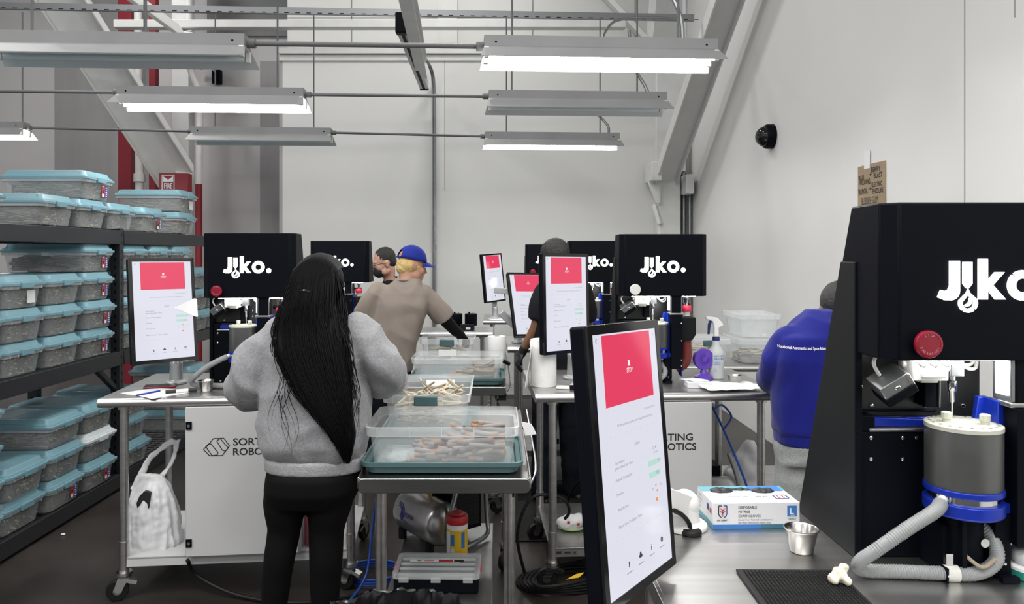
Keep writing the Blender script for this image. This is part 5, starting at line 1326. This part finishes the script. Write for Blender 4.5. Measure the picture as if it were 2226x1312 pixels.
# crumpled papers in the totes, torn tape flag
tag(MB().box(-.07, .07, -.001, .001, 0, .075, 'white_label').build('paper_slip', loc=(-.28, 3.66, CZ + .12), rot=(R(-18), 0, R(4))), 'pale card slip standing inside the tote with the dark latch', 'paper')
m = MB().ell((0, 0, .02), (.08, .08, .018), 'ink', 20, 8); o = fuse(m, 'plastic_film', None, 'clear_haze', .006, 2, lambda v, n: .012 * noise.noise(v * 24)); o.location = (-.36, 2.88, CZ + .012)
tag(o, 'crumpled clear film in the empty end of the big open tote', 'plastic film')
tag(MB().prism([(0, 0), (.05, .0), (.075, -.035), (.02, -.05)], 0, .002, 'paper', o=(.095, 2.80, .985), u=(.7, -.7, 0)).build('paper_flag', smooth=0), 'white paper flag sticking out from the rim of the big open tote', 'paper')
tag(MB().box(-.06, .06, -.001, .001, -.02, .02, 'white_label').build('paper_slip', loc=(-.335, 4.995, .955)), 'white label strip between the two totes on the farther cart', 'paper')
# paper towel rolls
def towel_roll(label, loc, r=.065, h=.24):
    t = thing('paper_towel_roll', label, 'paper towel', loc, 0, 'paper towel rolls')
    MB().lathe([(r - .002, 0), (r, .003), (r, h - .003), (r - .002, h), (.022, h), (.022, h - .02)], (0, 0, 0), 'towel', 36).build('roll', t, smooth=40)
    MB().lathe([(.0225, h - .03), (.0225, h + .0005), (.019, h + .0005), (.019, h - .03)], (0, 0, 0), 'card', 20).build('core', t)
    return t
towel_roll('paper towel roll on the farther cart beside the totes', (.0, 5.22, CZ))
tw = towel_roll('paper towel roll on the table under the upright monitor', (.237, 3.74, TZ + .001), .066, .235)
k = MB().grid(lambda u, v: Vector((-.068 - .03 * v * u + .004 * math.sin(v * 6), .02 - u * .17, .225 - .225 * v)), 8, 8, 'towel'); o = k.build('loose_sheet', tw); o.modifiers.new('t', 'SOLIDIFY').thickness = .0015
# under the front cart: compressor, wipes, tool case
US = .251
def compressor(label, loc, rz, sh=1):
    t = thing('air_compressor', label, 'compressor', loc, rz, 'silver air compressors')
    pf = [(max(.001, .10 * math.sin(R(9 * i))), -.13 - .065 * math.cos(R(9 * i))) for i in range(11)]; pf += [(r_, -h_) for r_, h_ in reversed(pf)]
    MB().lathe(pf, (0, 0, .125), 'silver_paint', 36, axis=(0, 1, 0)).build('tank', t, smooth=50)
    b = MB().box(.06, .235, -.12, .10, .06, .265, 'black').box(.08, .22, -.125, .105, .08, .24, 'rubber')
    for k in range(7): b.box(.10, .20, -.128, -.125, .09 + k * .02, .10 + k * .02, 'rubber')
    b.build('motor', t, bev=.02, seg=3)
    h = MB().tube(spline([(.07, -.17, .33), (.03, -.19, .25), (.0, -.20, .18), (-.01, -.20, .08), (.04, -.20, .02), (.14, -.19, .02), (.25, -.15, .03), (.27, -.12, .10), (.27, -.1, .34)], 8), .0115, 'galv', 10)
    h.build('handle_frame', t)
    g = MB().cyl((.01, -.02, .225), (.01, -.02, .27), .012, 'brass', 10).cyl((-.05, -.02, .28), (.05, -.02, .28), .010, 'brass', 10).lathe([(.025, 0), (.025, .012)], (.03, -.04, .31), 'chrome', 16, axis=(0, -1, .3)).lathe([(.016, 0), (.014, .02)], (-.05, -.02, .27), 'red_plastic', 12)
    g.box(-.06, .06, -.01, .04, .285, .35, 'white_label'); g.build('regulator', t)
    for x in (-.06, .06):
        for y in (-.12, .12): MB().cyl((x, y, 0), (x, y, .05), .02, 'rubber', 12).build('foot', t)
    k = MB()
    for q, r in enumerate((.030, .040, .050)):
        p = []
        for i in range(12):
            a = R(80 + i * 14); y = .095 + r * math.cos(a); s = r * math.sin(a) * .8
            th = R(192) + s / .1; p.append((.1012 * math.cos(th), y, .125 - .1012 * math.sin(th)))
        k.tube(p, .0025, 'blue_label', 5)
    for j, (txt, sz) in enumerate((('CALIFORNIA', .026), ('AIR TOOLS', .016))):
        vs, fs = text_geo(txt, .02); out = []
        for v in vs:
            s = v.y * sz - .01 - j * .03; th = R(192) + s / .1
            out.append((.1013 * math.cos(th), .075 - v.x * sz * .8, .125 - .1013 * math.sin(th)))
        k.add(out, fs, 'blue_label')
    k.build('lettering', t, smooth=0)
    return t
compressor('silver air compressor under the front cart behind the yellow canister', (-.335, 3.505, US), R(38))
compressor('silver air compressor behind the white lettered cabinet at the blue hose', tpt(TR1, .93, .42, .201), R(90))
t = thing('wipes_canister', 'yellow wipes canister with a red lid under the front cart', 'canister', (-.175, 3.245, US))
MB().lathe([(.044, 0), (.046, .004), (.046, .185), (.044, .19)], (0, 0, 0), 'yellow', 32).build('canister', t, smooth=40)
MB().lathe([(.0462, .168), (.0462, .192), (.044, .193)], (0, 0, 0), 'paper', 32).build('neck', t); MB().lathe([(.048, .19), (.049, .195), (.049, .218), (.044, .226), (.030, .228), (.028, .236), (.012, .236)], (0, 0, 0), 'red_plastic', 32).build('lid', t, smooth=40)
k = MB()
for a0, a1, z0, z1, mt in ((186, 232, .03, .16, 'white_label'), (236, 258, .10, .15, 'box_blue'), (236, 258, .04, .09, 'box_white'), (296, 318, .09, .16, 'box_blue'), (290, 306, .03, .06, 'ink')):
    n = 6; vs = [(.0466 * math.cos(R(lerp(a0, a1, i / n))), .0466 * math.sin(R(lerp(a0, a1, i / n))), z) for z in (z0, z1) for i in range(n + 1)]
    k.add(vs, [(i, i + 1, n + 2 + i, n + 1 + i) for i in range(n)], mt)
k.build('label_print', t, smooth=0)
t = thing('tool_case', 'black tool case with a clear compartment lid under the front cart', 'case', (-.245, 3.08, US), R(-1))
MB().box(-.172, .172, -.105, .105, 0, .058, 'black').build('base', t, bev=.006)
l = MB().strip(rrect(-.178, .178, -.11, .11, .02), rrect(-.155, .155, -.092, .092, .01), .058, .078, 'clear_haze_rim', o=(0, 0, 0), u=(1, 0, 0), w=(0, 1, 0))
for y in (-.045, .0, .048): l.box(-.155, .155, y - .006, y + .006, .07, .079, 'clear_haze_rim')
l.box(-.155, .155, -.092, .092, .066, .068, 'clear'); l.build('lid', t, bev=.002)
k = MB().box(-.12, .09, .008, .032, .0795, .0805, 'paper').box(-.0, .06, .010, .030, .0805, .081, 'red_plastic').box(.065, .105, .01, .03, .0796, .081, 'ink').box(-.06, -.02, .016, .022, .0805, .081, 'red_plastic')
k.text('88', .016, 'ink', (-.09, .014, .0812), (1, 0, 0), (0, 1, 0), bold=.02); k.build('label_strip', t, smooth=0)
m = MB()
for x in (-.174, .174): m.box(x - .008, x + .008, -.02, .01, .05, .075, 'red_plastic')
for x in (-.13, .0, .13): m.box(x - .02, x + .02, -.112, -.104, .045, .066, 'clear_haze_rim')
m.build('latch', t, bev=.002)
cable('blue air hose dropping from the front cart compressor', [(-.40, 3.40, .56), (-.47, 3.42, .58), (-.56, 3.5, .50), (-.60, 3.55, .30), (-.62, 3.5, .1), (-.68, 3.4, .02)], .006, 'blue_hose', 'air_hose')
m = MB()
for k in range(3): m.tube(spline([(-.62 + .12 * math.cos(a) * (1 + .1 * k), 3.7 + .12 * math.sin(a), .012 + .012 * k) for a in [R(36 * i + 20 * k) for i in range(11)]], 4), .006, 'blue_hose', 8)
tag(m.build('air_hose'), 'blue air hose coiled on the floor behind the table leg', 'hose')
# black cables coiled on the floor
m = MB()
for k in range(5):
    p = [(.30 + (.20 + .012 * k) * math.cos(a) + .03 * k, 3.62 + (.13 + .01 * k) * math.sin(a + .2 * k), .012 + .014 * k + .006 * math.sin(3 * a)) for a in [R(30 * i) for i in range(13)]]
    m.tube(spline(p, 4), .008, 'rubber', 8)
m.tube(spline([(.14, 3.66, .03), (.10, 3.6, .25), (.16, 3.6, .42), (.26, 3.62, .44), (.34, 3.64, .40), (.36, 3.66, .34), (.34, 3.68, .30)], 6), .008, 'rubber', 8)
tag(m.build('cable_coil'), 'black power cable coiled on the floor with a loop rising by the table leg', 'cable')
tag(MB().prism([(0, 0), (.06, .01), (.09, .04), (.05, .03)], 0, .003, 'yellow', o=(.33, 3.5, .075), u=(1, 0, 0), w=(0, .8, .5)).build('cable_tag'), 'yellow tag on the coiled black cable', 'tag')
cable('black cable running from the table leg across the floor under the second table', [(.35, 3.8, .012), (.6, 3.75, .05), (.9, 3.9, .06), (1.2, 4.0, .05)], .009)
cable('black cable rising in an arc behind the chromed table legs', [(.42, 4.6, .02), (.47, 4.45, .22), (.55, 4.3, .34), (.72, 4.2, .42)], .008)
cable('black cables between the two carts', [(-.2, 4.52, .62), (-.1, 4.35, .60), (.05, 4.4, .66), (.1, 4.5, .5), (.12, 4.6, .2)], .008)
tag(MB().box(-.25, .25, -.55, .55, 0, .012, 'rubber').build('floor_mat', loc=(.30, 4.70, 0), bev=.004), 'black floor mat under the black-shirted person', 'mat')
# litter specks on the floor
for k, (px, py, d) in enumerate(((137, 1163, 4.25), (1118, 1115, 4.6))):
    p = P(px, py, d); tag(MB().ell((0, 0, .006), (.014, .01, .006), 'paper', 8, 6).build('paper_scrap', loc=(p.x, p.y, 0)), ('white paper scrap on the floor beside the tote rack', 'white paper scrap on the floor between the cart and the chromed legs')[k], 'scrap')
# bin with black liner
t = thing('trash_bin', 'bin with a shiny black liner at the bottom edge of the view', 'bin', (-.30, 2.2, 0))
MB().lathe([(.15, 0), (.185, .44), (.19, .44), (.18, .43), (.15, .02)], (0, 0, 0), 'rubber', 28).build('bin', t)
def lin(u, v):
    a = 2 * math.pi * u; s = (v - .5) * 2
    r = .197 + .022 * (1 - s * s) - (.02 if s > 0 else 0) * s
    w_ = noise.noise(Vector((math.cos(a) * 6, math.sin(a) * 6, v * 3))) * .022 + noise.noise(Vector((math.cos(a) * 15, math.sin(a) * 15, v * 6))) * .010
    z = .53 - .16 * abs(s) ** 1.6 + w_
    return Vector(((r + w_) * math.cos(a), (r + w_) * math.sin(a), z))
MB().grid(lin, 90, 14, 'liner').build('liner', t, smooth=25)
MB().ell((0, 0, .40), (.17, .17, .03), 'liner', 24, 8).build('contents', t)

# ---------------------------------------------------------------- second table (spray bottle)
t = thing('spray_bottle', 'tall translucent spray bottle with a blue and white trigger head', 'spray bottle', on(TR1, 1.01, .42))
MB().lathe([(.001, 0), (.038, 0), (.041, .004), (.041, .135), (.038, .15), (.022, .178), (.0205, .20), (.018, .205)], (0, 0, 0), 'bottle', 32, caps=False).build('bottle', t, smooth=50)
MB().lathe([(.001, .003), (.0385, .003), (.0385, .115), (.001, .115)], (0, 0, 0), 'liquid', 28, caps=False).build('liquid', t)
MB().lathe([(.0195, .20), (.0195, .222)], (0, 0, 0), 'navy_plastic', 20).build('collar', t)
k = MB().prism([(-.012, .222), (.014, .222), (.012, .27), (.038, .285), (.03, .30), (.005, .325), (-.055, .332), (-.057, .318), (-.02, .305), (-.012, .27)], -.010, .010, 'paper', o=(0, 0, 0)); k.build('trigger_head', t, bev=.004)
MB().prism([(-.022, .31), (-.034, .315), (-.044, .29), (-.046, .235), (-.036, .235), (-.032, .27)], -.006, .006, 'navy_plastic').build('trigger', t, bev=.002)
k = MB()
def wrap(m, txt, sz, z, r, mt, a0=238, sx=.8):
    vs, fs = text_geo(txt, .01); m.add([(r * math.cos(R(a0) + v.x * sz * sx / r), r * math.sin(R(a0) + v.x * sz * sx / r), z + v.y * sz) for v in vs], fs, mt)
for txt, sz, z in (('HEAVY DUTY PRO', .0125, .118), ('SPRAY BOTTLE', .0145, .103), ('CHEMICAL', .009, .085), ('RESISTANT', .009, .075), ('32 oz', .007, .05), ('946 ml', .007, .04)): wrap(k, txt, sz, z, .0418, 'box_blue')
k.build('lettering', t, smooth=0)
m = MB().grid(lambda u, v: Vector(((u - .5) * .30, (v - .5) * .20, .012 + .010 * noise.noise(Vector((u * 4, v * 4, 1))) + .006 * noise.noise(Vector((u * 9, v * 9, 2))))), 26, 20, 'towel')
o = m.build('paper_napkin', loc=on(TR1, .97, .11, .004), rot=(0, 0, R(8))); o.modifiers.new('t', 'SOLIDIFY').thickness = .002; tag(o, 'rumpled white paper napkin at the front edge beneath the spray bottle', 'napkin')
t = thing('desk_fan', 'small purple fan behind the red sleeve of the machine', 'fan', on(TR1, .935, .40), R(8))
MB().lathe([(.048, 0), (.048, .015), (.02, .03), (.012, .055)], (0, 0, 0), 'purple', 24).build('base', t)
f = MB().lathe([(.054, -.014), (.056, -.01), (.056, .014), (.052, .016)], (0, 0, .105), 'purple', 32, axis=(0, 1, 0)).lathe([(.014, -.018), (.014, -.012)], (0, 0, .105), 'purple', 16, axis=(0, 1, 0))
for i in range(30): a = 2 * math.pi * i / 30; f.tube([(.012 * math.cos(a), -.017, .105 + .012 * math.sin(a)), (.054 * math.cos(a), -.012, .105 + .054 * math.sin(a))], .001, 'purple', 4)
f.build('grille', t)
f = MB()
for i in range(5): a = 2 * math.pi * i / 5; f.obox((.03 * math.cos(a), 0, .105 + .03 * math.sin(a)), .036, .003, .022, (R(25), -a, 0), 'purple')
f.build('blade', t)
t = thing('tissue_box', 'low white box beside the black machine on the second table', 'box', on(TR1, .83, .17), R(-4)); MB().box(-.06, .06, -.05, .05, 0, .028, 'box_white').build('box', t, bev=.002)
flat_paper('white paper on the low white box', on(TR1, .82, .20, .03), R(25), .09, .12)
flat_paper('white sheet of paper beside the paper towel roll', on(TR1, .30, .30), R(-20), .15, .2)
t = thing('utility_knife', 'grey and black tool on the table before the paper towel roll', 'tool', on(TR1, .16, .13), R(-12))
MB().box(-.05, .02, -.014, .014, 0, .016, 'white_part').build('handle', t, bev=.005); MB().box(.015, .06, -.014, .014, 0, .02, 'black').build('grip', t, bev=.005)
for a, lab in ((0, 'clear tote of tubes on the side table behind the purple fan'), (1, 'lower clear tote beside the blue sleeve on the side table'), (2, 'upper clear tote stacked beside the blue sleeve')):
    z = TZ + (.001 if a < 2 else .155)
    q = open_tote(lab, (Vector((1.30, 4.46, z)) if a == 0 else Vector((1.60, 4.45, z))), R(-90), W=.27, L=.36, H=.15, latch=a == 0)
    if a < 2:
        mm = MB()
        for k in range(150):
            cx = (1.30, 1.60)[a]; an = rt.gauss(0, .7)
            one_tube(mm, (cx + rt.uniform(-.06, .06), 4.46 + .06 + rt.uniform(0, .24), z + .01 + rt.random() * (.085 if a == 0 else .05)), (math.cos(an), math.sin(an) * .6, rt.uniform(-.1, .1)), .085, .006, rt.choice(('tube_tan', 'tube_pale', 'tube_taupe')), None, 6)
        o = mm.build('paper_tubes'); o['kind'] = 'stuff'; tag(o, ('pale paper tubes heaped in the clear tote behind the purple fan', 'brown paper tubes in the lower clear tote by the blue sleeve')[a], 'paper tubes')
t = thing('tissue_pack', 'crumpled white snack wrapper on the undershelf of the second table', 'wrapper', tpt(TR1, .21, .30, .201))
m = MB().ell((0, 0, .04), (.075, .05, .04), 'ink', 18, 10); fuse(m, 'wrapper', t, 'paper', .006, 1, lambda v, n: .012 * noise.noise(v * 22)); MB().ell((0, 0, .01), (.07, .05, .012), 'ink', 18, 6).build('base', t).data.materials[0] = mat('pale_green_dish', (.35, .45, .28), .5)
for x, z in ((-.02, .05), (.03, .04)): MB().obox((x, -.048, z), .014, .006, .014, (.4, 0, 0), 'red_plastic').build('print', t)
k = MB().box(0, .11, -.001, 0, -.012, .012, 'steel_dull').box(.005, .03, -.0015, -.001, -.007, .007, 'ink').box(.045, .075, -.0015, -.001, -.004, .004, 'ink').box(.09, .10, -.0015, -.001, -.005, .005, 'ink')
o = k.build('maker_plate', loc=tpt(TR1, .095, .058, .178), rot=(0, 0, TR1.rotation_euler.z)); tag(o, 'small maker plate on the front lip of the second table undershelf', 'label')
cable('blue air hose slanting down beside the white lettered cabinet below the spray bottle', [P(1540, 880, 3.95), P(1552, 890, 3.9), P(1585, 960, 3.85), P(1610, 1020, 3.8), P(1625, 1062, 3.8), P(1640, 1120, 3.8)], .006, 'blue_hose', 'air_hose')
cable('short blue hose looping to the compressor behind the cabinet', [P(1553, 890, 3.95), P(1570, 880, 4.0), P(1590, 905, 4.0), P(1575, 930, 3.95)], .006, 'blue_hose', 'air_hose')
m = MB(); loft(m, [(0, 0, 0, .10, .09), (0, 0, .08, .115, .10), (.02, 0, .18, .09, .08), (.05, 0, .28, .05, .05), (.07, 0, .36, .02, .02)])
o = fuse(m, 'plastic_bag', None, 'bag_white', .009, 2, lambda v, n: .020 * noise.noise(v * 14)); o.location = (1.36, 4.15, .215); tag(o, 'white plastic bag on the undershelf behind the second table legs', 'bag')
tag(MB().box(-.012, .012, -.02, .02, 0, .07, 'red_plastic').build('clamp', loc=tpt(TR1, 1.05, .2, .20), bev=.004), 'small red clip beneath the white bag on the undershelf', 'clip')

# farther tables
t = thing('small_container', 'small clear container with a blue base on the table behind', 'container', (.24, 5.45, TZ + .001)); MB().lathe([(.05, 0), (.055, .006), (.055, .012)], (0, 0, 0), 'box_blue', 24).build('base', t); MB().lathe([(.05, .012), (.055, .035), (.056, .036)], (0, 0, 0), 'clear_haze_rim', 24).build('bowl', t)
flat_paper('white papers on the farthest table below the small-looking monitor', (.02, 7.6, TZ + .001), R(10), .22, .2)
t = thing('twin_canister_unit', 'black twin canister unit on the small table behind the tote', 'device', (-.36, 6.5, TZ + .001))
MB().box(-.06, .16, -.08, .10, 0, .035, 'black').box(.04, .16, -.10, -.02, .0, .055, 'black_side').box(.09, .13, -.102, -.1, .012, .032, 'white_label').build('base', t, bev=.004)
for x in (.0, .13): MB().lathe([(.052, .035), (.055, .04), (.055, .135), (.05, .14)], (x, .04, 0), 'black', 24).cyl((x - .015, .04, .14), (x - .015, .04, .155), .008, 'black', 8).cyl((x + .02, .04, .14), (x + .02, .04, .15), .006, 'chrome', 8).build('canister', t)

# ---------------------------------------------------------------- front table
t = thing('glove_box', 'white and blue box of disposable nitrile gloves on the front table', 'box', (.523, 1.782, TZ + .001), R(1.5))
w, dp, h = .213, .125, .063
MB().box(0, w, 0, dp, .0, h, 'box_white').build('carton', t, bev=.0015)
k = MB(); e = .0004
def fr(x0, x1, z0, z1, mt): k.box(x0, x1, -.0008, -.0004, z0, z1, mt)
fr(.0, w, 0, .0105, 'box_blue'); fr(w * .55, w, 0, .0105, 'box_teal')
k.text('DISPOSABLE', .0088, 'ink', (.062, -.0005, .049), bold=.01, sx=.95); k.text('NITRILE', .0088, 'ink', (.062, -.0005, .0385), bold=.01, sx=.95); k.text('EXAM GLOVES', .0088, 'ink', (.062, -.0005, .028), bold=.01, sx=.95)
k.text('Powder Free : Textured : Ambidextrous', .0052, 'ink', (.062, -.0005, .0200), sx=.98); k.text('Not Made With Natural Rubber Latex', .0052, 'ink', (.062, -.0005, .0128), bold=.008, sx=.98)
k.text('GP CRAFT', .0062, 'ink', (.024, -.0005, .0185), align='CENTER', bold=.01)
fr(.182, .205, .029, .055, 'box_blue'); k.text('L', .021, 'paper', (.1925, -.0012, .035), align='CENTER', bold=.02); k.text('LARGE', .004, 'paper', (.1935, -.0012, .0305), align='CENTER'); k.text('100 PCS', .0055, 'ink', (.1935, -.0005, .0205), align='CENTER')
for sx in (-1, 1):
    pts = [(.002, .056), (.010, .056), (.010, .046), (.010, .036), (.007, .030), (.003, .028)]
    for a, b2 in zip(pts, pts[1:]): k.bar((.024 + sx * a[0], -.0009, a[1]), (.024 + sx * b2[0], -.0009, b2[1]), .002, .0008, 'ink' if sx < 0 else 'blue_label', up=(0, 1, 0))
    for a, b2 in (((.0, .045), (.006, .050)), ((.0, .045), (0, .030)), ((.0, .038), (.006, .043))): k.bar((.024 + sx * a[0], -.0009, a[1]), (.024 + sx * b2[0], -.0009, b2[1]), .0014, .0008, 'red_plastic', up=(0, 1, 0))
k.box(-.0008, -.0004, 0, dp, 0, .012, 'box_teal')
for j, txt in enumerate(('BLK NITRILE', 'EXAM GLOVES', 'Powder Free', 'Non Sterile')): k.text(txt, .006, 'ink', (-.0006, dp - .012, .05 - j * .009), (0, -1, 0), (0, 0, 1), sx=.8)
k.box(-.0009, -.0004, .03, .045, .035, .05, 'blue_label'); k.box(-.0009, -.0004, .01, .022, .033, .045, 'red_plastic')
k.box(.0, w, .088, dp, h + .0003, h + .0007, 'box_teal'); k.box(.125, w - .008, .085, dp, h + .0004, h + .001, 'box_blue')
k.text('BLK NITRILE', .010, 'ink', (.1, .045, h + .0008), (-1, 0, 0), (0, -1, 0), sx=.9); k.text('EXAM', .011, 'ink', (.15, .046, h + .0008), (-1, 0, 0), (0, -1, 0)); k.text('GP CRAFT', .006, 'ink', (.205, .066, h + .0008), (-1, 0, 0), (0, -1, 0))
k.strip(rrect(.165, .2, .026, .054, .004, 2), rrect(.168, .197, .029, .051, .003, 2), 0, .0006, 'blue_label', o=(0, 0, h + .0003), w=(0, 1, 0)); k.box(.175, .177, .03, .05, h + .0003, h + .001, 'red_plastic'); k.box(.187, .189, .03, .05, h + .0003, h + .001, 'red_plastic')
k.build('print', t, smooth=0)
op = [(.03, .085), (.05, .105), (.10, .112), (.16, .108), (.18, .085), (.15, .068), (.12, .073), (.10, .066), (.06, .074)]
MB().prism(op, -.0012, -.0004, 'box_teal', o=(0, 0, h), w=(0, 1, 0)).build('opening', t, smooth=0)
m = MB().ell((.05, .09, h), (.03, .02, .007), 'ink').ell((.155, .085, h), (.03, .018, .008), 'ink').ell((.10, .10, h - .002), (.05, .012, .005), 'ink')
fuse(m, 'glove', t, 'glove', .003, 1, lambda v, n: .003 * noise.noise(v * 90))
t = thing('rubber_mat', 'black ribbed rubber bar mat on the front table', 'mat', (.495, 1.22, TZ + .0008), R(-1))
MB().box(0, .212, 0, .325, 0, .006, 'rubber').build('mat', t, bev=.004)
m = MB()
for i in range(26):
    for j in range(40): x, y = .012 + i * .0075, .012 + j * .0076; m.add([(x, y, .006), (x + .005, y, .006), (x + .005, y + .0048, .006), (x, y + .0048, .006), (x + .001, y + .001, .0088), (x + .004, y + .001, .0088), (x + .004, y + .0038, .0088), (x + .001, y + .0038, .0088)], [(0, 1, 5, 4), (1, 2, 6, 5), (2, 3, 7, 6), (3, 0, 4, 7), (4, 5, 6, 7)], 'rubber')
o = m.build('nub', t, smooth=0); o['kind'] = 'stuff'
m = MB().ell((0, 0, .015), (.016, .014, .016), 'ink').ell((.012, .004, .028), (.009, .008, .010), 'ink').ell((-.01, -.004, .012), (.012, .012, .012), 'ink').ell((.012, -.01, .008), (.012, .010, .008), 'ink')
o = fuse(m, 'crumpled_tissue', None, 'wax', .0025, 1, lambda v, n: .004 * noise.noise(v * 80)); o.location = (.685, 1.475, TZ + .008); tag(o, 'small crumpled cream tissue at the corner of the rubber mat', 'tissue')
t = thing('tape_roll', 'white and green-teal capped tub cut off by the edge, beside the largest machine', 'tub', (1.112, 1.525, TZ + .001))
MB().lathe([(.050, 0), (.052, .003), (.052, .016), (.050, .018)], (0, 0, 0), 'teal_plastic', 32).build('base', t); MB().lathe([(.053, .018), (.053, .024), (.050, .026)], (0, 0, 0), 'paper', 32).build('ring', t)
MB().lathe([(.036, .026), (.042, .034), (.042, .048), (.036, .056), (.01, .058)], (0, 0, 0), 'bag_white', 32).build('lid', t, smooth=50)
